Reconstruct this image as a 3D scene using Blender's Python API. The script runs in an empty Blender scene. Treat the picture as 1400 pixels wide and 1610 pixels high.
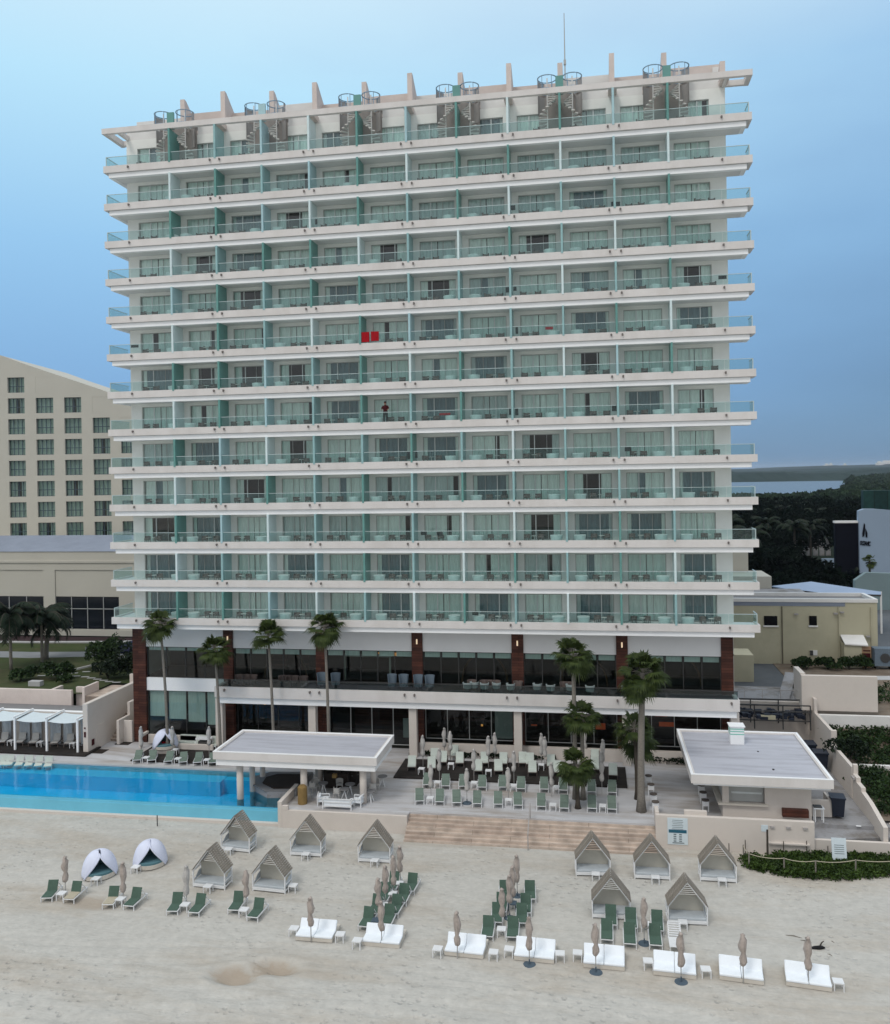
import bpy, math, random
import numpy as np
from mathutils import Vector, Matrix
R = math.radians
random.seed(7); rng = np.random.default_rng(11)
scn = bpy.context.scene
# ------------------------------------------------------------------ camera
CAMLOC = Vector((40.745, -67.820, 22.746))
def make_camera():
    yaw, pit, roll = 0.170843, -0.002629, 0.01746
    fwd = Vector((-math.sin(yaw)*math.cos(pit), math.cos(yaw)*math.cos(pit), math.sin(pit)))
    rt = Vector((math.cos(yaw), math.sin(yaw), 0)); up = rt.cross(fwd)
    c, s = math.cos(roll), math.sin(roll)
    r2 = c*rt - s*up; u2 = s*rt + c*up
    cam = bpy.data.cameras.new('camera'); o = bpy.data.objects.new('camera', cam)
    scn.collection.objects.link(o)
    M = Matrix((r2, u2, -fwd)).transposed().to_4x4(); M.translation = CAMLOC
    o.matrix_world = M
    cam.sensor_fit = 'HORIZONTAL'; cam.sensor_width = 36; cam.lens = 36*1362.16/1400
    cam.shift_y = -55.7/1400; cam.clip_start = 0.5; cam.clip_end = 30000
    scn.camera = o
make_camera()
scn.view_settings.view_transform = 'Standard'; scn.view_settings.look = 'None'
scn.view_settings.gamma = 1; scn.view_settings.exposure = 0.0
scn.view_settings.use_curve_mapping = False
scn.cycles.max_bounces = 8; scn.cycles.transparent_max_bounces = 24
# ------------------------------------------------------------------ sky: soft overcast dawn, blue low over the land, paler high up
SUN_EL, SUN_AZ = 52, -28      # sun behind and left of the camera, high, veiled
def make_world():
    w = bpy.data.worlds.new('World'); scn.world = w; w.use_nodes = True
    nt = w.node_tree; N = nt.nodes; L = nt.links; N.clear()
    out = N.new('ShaderNodeOutputWorld'); bg = N.new('ShaderNodeBackground')
    tc = N.new('ShaderNodeTexCoord'); sep = N.new('ShaderNodeSeparateXYZ')
    L.new(tc.outputs['Generated'], sep.inputs[0])
    rampL = N.new('ShaderNodeValToRGB'); rampR = N.new('ShaderNodeValToRGB')
    def setr(r, pts):
        e = r.color_ramp.elements
        while len(e) > 1: e.remove(e[-1])
        e[0].position = pts[0][0]; e[0].color = (*pts[0][1], 1)
        for p, c in pts[1:]:
            k = e.new(p); k.color = (*c, 1)
    setr(rampL, [(0, (.14,.27,.46)), (.10,(.19,.39,.68)), (.25,(.31,.58,.86)), (.40,(.50,.80,.99)), (.60,(.80,.92,.99)), (1,(1.25,1.28,1.30))])
    setr(rampR, [(0, (.10,.22,.37)), (.10,(.14,.28,.48)), (.25,(.225,.42,.67)), (.40,(.36,.60,.85)), (.60,(.78,.90,.98)), (1,(1.25,1.28,1.30))])
    L.new(sep.outputs['Z'], rampL.inputs[0]); L.new(sep.outputs['Z'], rampR.inputs[0])
    # drifting cloud tone
    mp = N.new('ShaderNodeMapping'); mp.inputs['Scale'].default_value = (1.2,1.2,3.6)
    L.new(tc.outputs['Generated'], mp.inputs[0])
    ns = N.new('ShaderNodeTexNoise'); ns.inputs['Scale'].default_value = 1.7; ns.inputs['Detail'].default_value = 5; ns.inputs['Roughness'].default_value = .5
    L.new(mp.outputs[0], ns.inputs['Vector'])
    # left-right blend from x and noise
    m1 = N.new('ShaderNodeMath'); m1.operation = 'MULTIPLY_ADD'
    m1.inputs[1].default_value = 1.5; m1.inputs[2].default_value = 0.42
    L.new(sep.outputs['X'], m1.inputs[0])
    m2 = N.new('ShaderNodeMath'); m2.operation = 'MULTIPLY_ADD'; m2.inputs[1].default_value = 1.7
    L.new(ns.outputs['Fac'], m2.inputs[0]); 
    m3 = N.new('ShaderNodeMath'); m3.operation = 'SUBTRACT'; m3.inputs[1].default_value = .85; m3.use_clamp = True
    L.new(m1.outputs[0], m2.inputs[2]); L.new(m2.outputs[0], m3.inputs[0])
    mix = N.new('ShaderNodeMixRGB'); L.new(m3.outputs[0], mix.inputs[0])
    L.new(rampL.outputs[0], mix.inputs[1]); L.new(rampR.outputs[0], mix.inputs[2])
    # brighter, neutral sky on the sea side (behind the camera)
    m4 = N.new('ShaderNodeMath'); m4.operation = 'MULTIPLY_ADD'; m4.inputs[1].default_value = -1.3; m4.inputs[2].default_value = .15; m4.use_clamp = True
    L.new(sep.outputs['Y'], m4.inputs[0])
    mix2 = N.new('ShaderNodeMixRGB'); L.new(m4.outputs[0], mix2.inputs[0]); L.new(mix.outputs[0], mix2.inputs[1])
    rs = N.new('ShaderNodeValToRGB'); setr(rs, [(0,(.46,.48,.50)),(.3,(.66,.68,.70)),(1,(1.25,1.27,1.28))]); L.new(sep.outputs['Z'], rs.inputs[0]); L.new(rs.outputs[0], mix2.inputs[2])
    sky = N.new('ShaderNodeTexSky'); sky.sky_type = 'NISHITA'; sky.sun_disc = False
    sky.sun_elevation = R(SUN_EL); sky.sun_rotation = R(180+SUN_AZ)
    sc = N.new('ShaderNodeMixRGB'); sc.blend_type = 'MULTIPLY'; sc.inputs[0].default_value = 1; sc.inputs[2].default_value = (.012,.012,.012,1)
    L.new(sky.outputs[0], sc.inputs[1])
    add = N.new('ShaderNodeMixRGB'); add.blend_type = 'ADD'; add.inputs[0].default_value = 1
    L.new(mix2.outputs[0], add.inputs[1]); L.new(sc.outputs[0], add.inputs[2])
    L.new(add.outputs[0], bg.inputs['Color']); bg.inputs['Strength'].default_value = WORLD_S
    L.new(bg.outputs[0], out.inputs[0])
WORLD_S = .95
make_world()
sun = bpy.data.lights.new('sun','SUN'); sun.energy = 1.0; sun.angle = R(14); sun.color = (1,.95,.88)
so = bpy.data.objects.new('sun', sun); scn.collection.objects.link(so)
d = Vector((math.cos(R(SUN_EL))*math.sin(R(SUN_AZ)), -math.cos(R(SUN_EL))*math.cos(R(SUN_AZ)), math.sin(R(SUN_EL))))
so.rotation_euler = (-d).to_track_quat('-Z','Y').to_euler()

# ------------------------------------------------------------------ helpers
COL = scn.collection
class MB:
    def __init__(s): s.v=[]; s.f=[]; s.m=[]; s.k=0
    def add(s, vs, fs, k=None):
        b=len(s.v); s.v.extend([tuple(v) for v in vs]); s.f.extend([tuple(i+b for i in f) for f in fs]); s.m.extend([s.k if k is None else k]*len(fs)); return s
    def box(s,x0,x1,y0,y1,z0,z1,k=None):
        return s.add([(x0,y0,z0),(x1,y0,z0),(x1,y1,z0),(x0,y1,z0),(x0,y0,z1),(x1,y0,z1),(x1,y1,z1),(x0,y1,z1)],
            [(0,3,2,1),(4,5,6,7),(0,1,5,4),(1,2,6,5),(2,3,7,6),(3,0,4,7)],k)
    def cb(s,x,y,z,w,d,h,k=None): return s.box(x-w/2,x+w/2,y-d/2,y+d/2,z,z+h,k)
    def quad(s,a,b,c,d,k=None): return s.add([a,b,c,d],[(0,1,2,3)],k)
    def bar(s,a,b,w,h=None,k=None):
        a=Vector(a);b=Vector(b);h=h or w;d=(b-a).normalized()
        u=Vector((0,0,1)) if abs(d.z)<.95 else Vector((0,1,0))
        r=d.cross(u).normalized()*w/2;t=r.cross(d).normalized()*h/2
        vs=[a-r-t,a+r-t,a+r+t,a-r+t,b-r-t,b+r-t,b+r+t,b-r+t]
        return s.add(vs,[(0,3,2,1),(4,5,6,7),(0,1,5,4),(1,2,6,5),(2,3,7,6),(3,0,4,7)],k)
    def tube(s,pts,rs,n=8,k=None,cap=True):
        pts=[Vector(p) for p in pts]
        if not isinstance(rs,(list,tuple)): rs=[rs]*len(pts)
        b=len(s.v);vs=[];fs=[]
        for i,p in enumerate(pts):
            d=(pts[min(i+1,len(pts)-1)]-pts[max(i-1,0)]).normalized()
            u=Vector((1,0,0)) if abs(d.x)<.9 else Vector((0,1,0))
            r=d.cross(u).normalized();t=d.cross(r)
            for j in range(n):
                a=2*math.pi*j/n; vs.append(p+(r*math.cos(a)+t*math.sin(a))*rs[i])
        for i in range(len(pts)-1):
            for j in range(n):
                fs.append((i*n+j,i*n+(j+1)%n,(i+1)*n+(j+1)%n,(i+1)*n+j))
        if cap: fs.append(tuple(range(n-1,-1,-1))); fs.append(tuple((len(pts)-1)*n+j for j in range(n)))
        return s.add(vs,fs,k)
    def prism(s,pts,y0,y1,k=None,axis='y'):
        n=len(pts); f=(lambda p,t:(p[0],t,p[1])) if axis=='y' else ((lambda p,t:(t,p[0],p[1])) if axis=='x' else (lambda p,t:(p[0],p[1],t)))
        vs=[f(p,y0) for p in pts]+[f(p,y1) for p in pts]
        fs=[tuple(range(n)),tuple(range(2*n-1,n-1,-1))]+[(i,(i+1)%n+0,(i+1)%n+n,i+n)[::-1] for i in range(n)]
        return s.add(vs,fs,k)
    def build(s,name,mat,parent=None,smooth=False,loc=None):
        me=bpy.data.meshes.new(name); me.from_pydata(s.v,[],s.f)
        mats=mat if isinstance(mat,(list,tuple)) else [mat]
        for m in mats: me.materials.append(m)
        if len(mats)>1: me.polygons.foreach_set('material_index',s.m)
        if smooth: me.polygons.foreach_set('use_smooth',[True]*len(s.f))
        me.update()
        o=bpy.data.objects.new(name,me); COL.objects.link(o)
        if parent: o.parent=parent
        if loc: o.location=loc
        return o
def tag(o,label=None,cat=None,group=None,kind=None):
    if label: o['label']=label
    if cat: o['category']=cat
    if group: o['group']=group
    if kind: o['kind']=kind
    return o
def empty(name,loc=(0,0,0),rz=0,label=None,cat=None,group=None):
    o=bpy.data.objects.new(name,None); COL.objects.link(o); o.location=loc; o.rotation_euler=(0,0,rz)
    o.empty_display_size=.2
    return tag(o,label,cat,group)
def kids(o): return KIDS.get(o.name,[])
def dup(o,loc=None,rz=None,label=None,parent=None,group=None,scale=None):
    c=o.copy(); COL.objects.link(c)
    if parent: c.parent=parent
    if loc is not None: c.location=loc
    if rz is not None: c.rotation_euler=(0,0,rz)
    if label: c['label']=label
    if group: c['group']=group
    if scale: c.scale=scale
    for ch in list(o.children): dup(ch,parent=c)
    return c
# ------------------------------------------------------------------ materials
def mat(name,col,rough=.7,var=.08,scale=2.0,bump=0,bscale=20,metal=0,spec=.3,stretch=(1,1,1),stain=0,stcol=(.1,.1,.1),stscale=.6):
    m=bpy.data.materials.new(name); m.use_nodes=True; nt=m.node_tree;N=nt.nodes;L=nt.links
    b=N['Principled BSDF']; b.inputs['Roughness'].default_value=rough; b.inputs['Metallic'].default_value=metal
    b.inputs['Specular IOR Level'].default_value=spec
    tc=N.new('ShaderNodeTexCoord'); mp=N.new('ShaderNodeMapping'); mp.inputs['Scale'].default_value=stretch
    L.new(tc.outputs['Object'],mp.inputs[0])
    ns=N.new('ShaderNodeTexNoise'); ns.inputs['Scale'].default_value=scale; ns.inputs['Detail'].default_value=6; ns.inputs['Roughness'].default_value=.6
    L.new(mp.outputs[0],ns.inputs['Vector'])
    r=N.new('ShaderNodeMapRange'); r.inputs[1].default_value=.25; r.inputs[2].default_value=.75; r.inputs[3].default_value=1-var; r.inputs[4].default_value=1+var
    L.new(ns.outputs['Fac'],r.inputs[0])
    mx=N.new('ShaderNodeMixRGB'); mx.blend_type='MULTIPLY'; mx.inputs[0].default_value=1; mx.inputs[1].default_value=(*col,1)
    L.new(r.outputs[0],mx.inputs[2]); last=mx.outputs[0]
    if stain:
        n2=N.new('ShaderNodeTexNoise'); n2.inputs['Scale'].default_value=stscale; n2.inputs['Detail'].default_value=8; n2.inputs['Roughness'].default_value=.7
        L.new(mp.outputs[0],n2.inputs['Vector'])
        r2=N.new('ShaderNodeMapRange'); r2.inputs[1].default_value=.46; r2.inputs[2].default_value=.64; r2.inputs[3].default_value=0; r2.inputs[4].default_value=stain
        L.new(n2.outputs['Fac'],r2.inputs[0])
        m2=N.new('ShaderNodeMixRGB'); L.new(r2.outputs[0],m2.inputs[0]); L.new(last,m2.inputs[1]); m2.inputs[2].default_value=(*stcol,1); last=m2.outputs[0]
    L.new(last,b.inputs['Base Color'])
    if bump:
        nb=N.new('ShaderNodeTexNoise'); nb.inputs['Scale'].default_value=bscale; nb.inputs['Detail'].default_value=6
        L.new(mp.outputs[0],nb.inputs['Vector'])
        bp=N.new('ShaderNodeBump'); bp.inputs['Strength'].default_value=bump; bp.inputs['Distance'].default_value=.05
        L.new(nb.outputs['Fac'],bp.inputs['Height']); L.new(bp.outputs[0],b.inputs['Normal'])
    return m
def glass(name,tint,refl=.08,rough=.03,haze=0,hcol=(.3,.5,.5)):
    m=bpy.data.materials.new(name); m.use_nodes=True; nt=m.node_tree;N=nt.nodes;L=nt.links; N.clear()
    o=N.new('ShaderNodeOutputMaterial'); t=N.new('ShaderNodeBsdfTransparent'); t.inputs[0].default_value=(*tint,1)
    g=N.new('ShaderNodeBsdfGlossy'); g.inputs['Roughness'].default_value=rough
    lw=N.new('ShaderNodeLayerWeight'); lw.inputs[0].default_value=.25
    mr=N.new('ShaderNodeMapRange'); mr.inputs[3].default_value=refl; mr.inputs[4].default_value=min(1,refl+.5)
    L.new(lw.outputs['Facing'],mr.inputs[0])
    mx=N.new('ShaderNodeMixShader'); L.new(mr.outputs[0],mx.inputs[0]); 
    src=t.outputs[0]
    if haze:
        df=N.new('ShaderNodeBsdfDiffuse'); df.inputs[0].default_value=(*hcol,1)
        m0=N.new('ShaderNodeMixShader'); m0.inputs[0].default_value=haze; L.new(t.outputs[0],m0.inputs[1]); L.new(df.outputs[0],m0.inputs[2]); src=m0.outputs[0]
    L.new(src,mx.inputs[1]); L.new(g.outputs[0],mx.inputs[2]); L.new(mx.outputs[0],o.inputs[0])
    return m
def glow(name,col,st):
    m=bpy.data.materials.new(name); m.use_nodes=True; b=m.node_tree.nodes['Principled BSDF']
    b.inputs['Base Color'].default_value=(*col,1); b.inputs['Emission Color'].default_value=(*col,1); b.inputs['Emission Strength'].default_value=st
    return m
def planks(name,c1,c2,width,axis='z',rough=.6,gap=.25,length=2.4):
    # boards with varied tone; axis = direction across the boards
    m=bpy.data.materials.new(name); m.use_nodes=True; nt=m.node_tree;N=nt.nodes;L=nt.links
    b=N['Principled BSDF']; b.inputs['Roughness'].default_value=rough; b.inputs['Specular IOR Level'].default_value=.25
    tc=N.new('ShaderNodeTexCoord'); mp=N.new('ShaderNodeMapping'); L.new(tc.outputs['Object'],mp.inputs[0])
    if axis=='z': mp.inputs['Rotation'].default_value=(R(90),0,0)
    br=N.new('ShaderNodeTexBrick'); br.inputs['Scale'].default_value=1; br.inputs['Brick Width'].default_value=length; br.inputs['Row Height'].default_value=width
    br.inputs['Mortar Size'].default_value=width*.06; br.inputs['Color1'].default_value=(*c1,1); br.inputs['Color2'].default_value=(*c2,1)
    br.inputs['Mortar'].default_value=(c1[0]*gap,c1[1]*gap,c1[2]*gap,1); br.inputs['Bias'].default_value=0
    L.new(mp.outputs[0],br.inputs['Vector'])
    ns=N.new('ShaderNodeTexNoise'); ns.inputs['Scale'].default_value=1.3; ns.inputs['Detail'].default_value=7; L.new(mp.outputs[0],ns.inputs['Vector'])
    mr=N.new('ShaderNodeMapRange'); mr.inputs[1].default_value=.3; mr.inputs[2].default_value=.7; mr.inputs[3].default_value=.72; mr.inputs[4].default_value=1.2
    L.new(ns.outputs['Fac'],mr.inputs[0])
    mx=N.new('ShaderNodeMixRGB'); mx.blend_type='MULTIPLY'; mx.inputs[0].default_value=1; L.new(br.outputs['Color'],mx.inputs[1]); L.new(mr.outputs[0],mx.inputs[2])
    L.new(mx.outputs[0],b.inputs['Base Color'])
    return m
def leafmat(name,c1,c2,scale=3,rough=.6):
    m=bpy.data.materials.new(name); m.use_nodes=True; nt=m.node_tree;N=nt.nodes;L=nt.links
    b=N['Principled BSDF']; b.inputs['Roughness'].default_value=rough; b.inputs['Specular IOR Level'].default_value=.06 if rough>.9 else .16
    tc=N.new('ShaderNodeTexCoord'); ns=N.new('ShaderNodeTexNoise'); ns.inputs['Scale'].default_value=scale; ns.inputs['Detail'].default_value=5; ns.inputs['Roughness'].default_value=.7
    L.new(tc.outputs['Object'],ns.inputs['Vector'])
    cr=N.new('ShaderNodeValToRGB'); e=cr.color_ramp.elements; e[0].position=.35; e[0].color=(*c1,1); e[1].position=.68; e[1].color=(*c2,1)
    L.new(ns.outputs['Fac'],cr.inputs[0]); L.new(cr.outputs[0],b.inputs['Base Color'])
    return m
M={}
M['white']=mat('white_paint',(.72,.71,.69),.6,.05,.8,stain=.12,stcol=(.45,.43,.40),stscale=.5)
M['fascia']=mat('cream_fascia',(.675,.645,.625),.6,.05,.5,stain=.3,stcol=(.44,.40,.36),stscale=.35,stretch=(1,1,.3))
M['strip']=mat('white_trim',(.86,.87,.88),.55,.04,.6)
M['panel']=mat('white_panel',(.70,.70,.70),.6,.04,.5)
M['pink']=mat('pink_plaster',(.64,.56,.52),.8,.07,.7,stain=.25,stcol=(.45,.38,.34))
M['cream']=mat('cream_plaster',(.62,.565,.515),.8,.06,.6,stain=.25,stcol=(.42,.37,.33))
M['yellow']=mat('pale_yellow_plaster',(.46,.43,.31),.85,.06,.4,stain=.2,stcol=(.30,.28,.2))
M['beige']=mat('beige_plaster',(.50,.48,.42),.85,.05,.3,stain=.15,stcol=(.36,.34,.3))
M['teal']=mat('teal_panel',(.13,.30,.275),.35,.1,1)
M['aqua']=mat('aqua_panel',(.28,.46,.47),.35,.1,1)
M['sky_panel']=mat('pale_blue_panel',(.38,.56,.60),.35,.08,1)
M['ice']=mat('ice_panel',(.62,.74,.75),.4,.06,1)
M['rail']=mat('rail_metal',(.50,.60,.60),.35,.05,3,metal=.3)
M['gl_rail']=glass('aqua_balustrade_glass',(.70,.85,.84),.05,.02,.07,(.22,.40,.40))
M['gl_dark']=glass('smoked_balustrade_glass',(.24,.33,.33),.05,.02,.10,(.04,.07,.08))
M['gl_win']=glass('greenish_window_glass',(.88,.97,.95),.07,.03)
M['gl_pub']=glass('dark_shop_glass',(.52,.62,.60),.03,.02)
M['gl_ann']=glass('annexe_window_glass',(.55,.66,.62),.05,.03)
M['frame']=mat('window_frame',(.42,.43,.42),.5,.05,2)
M['frame_w']=mat('pale_mullion',(.66,.70,.70),.5,.05,2)
M['frame_d']=mat('dark_frame',(.05,.05,.05),.5,.05,2)
M['curtain']=mat('white_curtain',(.80,.86,.83),.9,.14,5,stretch=(3,3,.25))
M['blue_reflect']=mat('blue_grey_reflection',(.17,.23,.26),.8,.2,4,stretch=(3,3,.3))  # bluish window reflection put into the colour of panels behind the glass
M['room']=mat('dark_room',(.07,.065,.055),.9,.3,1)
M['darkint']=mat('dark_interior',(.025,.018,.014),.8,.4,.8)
M['wood']=planks('red_brown_boards',(.045,.014,.009),(.095,.032,.020),.22,'z',.55,.35,3)
M['steps']=planks('worn_peach_step_boards',(.45,.36,.30),(.53,.44,.37),.30,'y',.75,.6,5)
M['deck']=mat('stone_paving',(.50,.50,.515),.55,.12,1.3,stain=.9,stcol=(.31,.27,.235),stscale=.5,stretch=(.22,1.1,1),bump=.1)
M['darkdeck']=planks('dark_wood_decking',(.020,.017,.015),(.034,.028,.025),.14,'y',.8,.4)
M['metalw']=mat('white_metal',(.72,.73,.74),.4,.04,3)
M['green']=mat('sage_green_fabric',(.14,.185,.155),.85,.12,9)
M['greend']=mat('deep_green_fabric',(.068,.115,.088),.85,.12,9)
M['towel']=mat('sand_towel',(.42,.38,.29),.95,.12,12)
M['offw']=mat('pale_mint_cushion',(.50,.545,.50),.85,.06,4)
M['greyseat']=mat('pale_grey_cushion',(.48,.47,.45),.85,.06,4)
M['daybed']=mat('bright_white_cushion',(.80,.84,.88),.85,.04,3)
M['bedbase']=mat('cream_bed_base',(.56,.52,.46),.7,.08,2)
M['taupe']=mat('taupe_canvas',(.40,.345,.31),.9,.2,7)
M['palecan']=mat('pale_grey_canvas',(.47,.45,.43),.9,.14,7)
M['pole']=mat('parasol_pole',(.36,.35,.34),.45,.06,3,metal=.3)
M['darkbase']=mat('dark_blue_base',(.07,.10,.13),.6,.1,3)
M['slat']=mat('weathered_slats',(.21,.185,.155),.8,.3,4,stretch=(1,6,1),stain=.6,stcol=(.34,.31,.27))
M['seatg']=mat('grey_white_cushion',(.46,.50,.53),.85,.06,4)
M['backc']=mat('cream_canvas_back',(.50,.48,.42),.9,.08,2)
M['tentf']=mat('lavender_white_canvas',(.64,.67,.80),.8,.06,2)
M['teal_c']=mat('teal_cushion',(.09,.19,.22),.85,.1,4)
M['teal_d']=mat('dark_teal_cushion',(.04,.09,.09),.85,.1,4)
M['red']=mat('red_towel',(.32,.004,.01),.95,.15,8)
M['black']=mat('black_cloth',(.012,.012,.014),.9,.1,5)
M['wicker']=mat('brown_wicker',(.14,.11,.10),.8,.3,30)
M['tub']=mat('white_tub',(.74,.80,.79),.4,.05,2)
M['bluegrey']=mat('blue_grey_weave',(.13,.17,.21),.85,.2,10)
M['roofg']=mat('grey_roof_membrane',(.45,.46,.51),.8,.07,.6,stain=.8,stcol=(.33,.33,.37),stscale=.7,stretch=(.25,1.8,1),bump=.05)
M['greyroof']=mat('grey_roof',(.20,.20,.205),.85,.1,.6,stain=.3,stcol=(.13,.13,.135))
M['bluegreyroof']=mat('blue_grey_roof',(.22,.25,.31),.8,.1,.5)
M['trunk']=mat('palm_trunk',(.21,.19,.165),.9,.3,6,bump=.5,bscale=12,stretch=(1,1,4))
M['trunkd']=mat('dark_trunk',(.06,.05,.04),.95,.3,6)
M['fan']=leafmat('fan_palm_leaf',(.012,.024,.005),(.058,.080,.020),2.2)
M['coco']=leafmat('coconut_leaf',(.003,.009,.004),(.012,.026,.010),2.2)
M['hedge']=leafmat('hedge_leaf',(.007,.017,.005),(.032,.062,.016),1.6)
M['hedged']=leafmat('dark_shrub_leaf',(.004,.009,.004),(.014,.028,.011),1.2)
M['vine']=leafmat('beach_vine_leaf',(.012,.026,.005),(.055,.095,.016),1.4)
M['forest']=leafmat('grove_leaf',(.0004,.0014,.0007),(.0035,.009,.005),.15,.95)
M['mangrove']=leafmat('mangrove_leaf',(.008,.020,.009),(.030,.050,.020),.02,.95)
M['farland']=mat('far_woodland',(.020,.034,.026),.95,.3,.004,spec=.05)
M['grassdark']=mat('dark_ground_cover',(.020,.026,.014),.95,.3,.05,spec=.05)
M['navy']=mat('navy_cladding',(.002,.0025,.007),.7,.2,.5,spec=.1)
M['bluewall']=mat('pale_blue_wall',(.26,.33,.42),.8,.05,.2)
M['greenglass']=planks('green_glass_louvres',(.004,.024,.022),(.010,.045,.040),1.2,'y',.4,.4)
M['bluetent']=mat('blue_tensile_fabric',(.27,.34,.46),.7,.08,.3)
M['asphalt']=mat('asphalt',(.085,.095,.105),.9,.12,.8,stain=.3,stcol=(.15,.15,.16),stscale=.3)
M['path']=mat('grey_path',(.20,.21,.22),.9,.1,.8)
M['kerb']=mat('pale_kerb',(.42,.42,.42),.8,.08,1)
M['maroon']=mat('maroon_paving',(.035,.018,.02),.9,.3,.8)
M['dirt']=mat('brown_soil',(.15,.115,.085),.95,.2,.8,stain=.4,stcol=(.28,.25,.21))
M['bin']=mat('navy_plastic',(.015,.02,.035),.5,.1,2)
M['ochre']=mat('ochre_cover',(.23,.15,.055),.85,.15,3)
M['signw']=mat('white_sign',(.60,.68,.72),.5,.03,3)
M['signb']=mat('blue_print',(.02,.11,.17),.5,.03,3)
M['signg']=mat('grey_print',(.19,.23,.25),.6,.05,3)
M['bluedome']=mat('navy_umbrella',(.008,.012,.045),.7,.1,2)
M['concrete']=mat('grey_concrete',(.29,.29,.30),.85,.1,.8,stain=.85,stcol=(.15,.13,.11),stscale=.45)
M['void']=mat('unlit_opening',(.005,.005,.006),.8,.2,1,spec=.1)
M['spot']=mat('dark_bronze_fitting',(.16,.14,.13),.6,.1,2)
M['lamp']=glow('warm_lamp',(.8,.12,.03),.13)
M['lamp2']=glow('amber_lamp_and_reflection',(1,.42,.10),.75)
M['sconce']=glow('white_sconce',(1,.75,.5),.5)
M['screen']=glow('violet_screen',(.18,.2,.6),.25)
M['skin']=mat('skin',(.30,.17,.12),.6,.05,5)
M['maroonc']=mat('maroon_shirt',(.05,.005,.008),.9,.1,5)
M['wallrec']=mat('recess_wall_paint',(.80,.81,.78),.7,.05,.5)
M['spiral']=mat('grey_metal_screen',(.36,.34,.33),.6,.1,2)
M['bronze']=mat('spiral_tread_metal',(.62,.61,.58),.6,.1,2)
M['bring']=mat('blue_ring',(.22,.32,.42),.5,.1,2)
M['stairback']=mat('brown_screen_wall',(.34,.31,.29),.8,.1,1)
ORD=['first','second','third','fourth','fifth','sixth','seventh','eighth','ninth','tenth','eleventh','twelfth','thirteenth','fourteenth','fifteenth','sixteenth']
# ------------------------------------------------------------------ ground, sand, deck, pool
BZ=-1.2; GZ=3.6
def structure(mb,name,m,**k): return tag(mb.build(name,m,**k),kind='structure')
# land sheet far and wide
g=MB(); g.quad((-9000,14,-1.6),(9000,14,-1.6),(9000,14000,-1.6),(-9000,14000,-1.6)); structure(g,'ground',M['grassdark'])
# sand
def vnoise(x,y,s,seed):
    r=np.random.default_rng(seed); G=r.random((64,64)); u=x/s; v=y/s
    i=np.floor(u).astype(int); j=np.floor(v).astype(int); fu=u-i; fv=v-j; fu=fu*fu*(3-2*fu); fv=fv*fv*(3-2*fv)
    a=G[i%64,j%64]; b=G[(i+1)%64,j%64]; c=G[i%64,(j+1)%64]; d=G[(i+1)%64,(j+1)%64]
    return a*(1-fu)*(1-fv)+b*fu*(1-fv)+c*(1-fu)*fv+d*fu*fv-.5
def sandz(x,y):
    z=.10*vnoise(x,y,3.5,1)+.05*vnoise(x,y,1.2,2)+.045*vnoise(x,y,.45,3)*(.5+1.2*(vnoise(x,y,5,9)+.5))
    far=np.clip((-26.5-y)/6,0,1)
    z=z*(.35+.9*far)+.035*np.sin((y+.25*x+1.5*vnoise(x,y,6,4))*3.6)*far
    for cx,cy,rx,ry,dp in [(25.0,-27.7,1.0,.55,.26),(23.3,-28.6,1.0,.6,.30),(41.5,-30.5,.7,.4,.22),(34.0,-31.9,2.0,.8,.12),(40.5,-31.6,1.4,.4,.10),(12.4,-22.9,1.3,.7,.05)]:
        q=((x-cx)/rx)**2+((y-cy)/ry)**2; z=z-1.3*dp*np.exp(-q)+dp*.35*np.exp(-(np.sqrt(q)-1.7)**2*4)
    for f,w_ in ((lambda x:-27.2-.9*np.sin(x*.16),.0),(lambda x:-29.3+.6*np.sin(x*.21+1),.0),(lambda x:-31.6+.03*(x-20)+.4*np.sin(x*.3),0)):
        for off in (-.75,.75):
            dd=y-(f(x)+off); z=z-.035*np.exp(-(dd/.16)**2)+.02*np.exp(-((np.abs(dd)-.32)/.12)**2)
    z=z*np.clip((-11.6-y)/1.5,0,1)
    return BZ+z-.02*np.clip(-30-y,0,40)
nx,ny=470,330
xs=np.linspace(-12,68,nx); ys=np.linspace(-66,-11.3,ny)**1
tt=np.linspace(0,1,ny); ys=-11.0-58*tt**1.6
X,Y=np.meshgrid(xs,ys); Zs=sandz(X,Y)
vs=np.stack([X.ravel(),Y.ravel(),Zs.ravel()],1)
idx=np.arange(nx*ny).reshape(ny,nx)
fs=np.stack([idx[:-1,:-1].ravel(),idx[1:,:-1].ravel(),idx[1:,1:].ravel(),idx[:-1,1:].ravel()],1)
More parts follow.
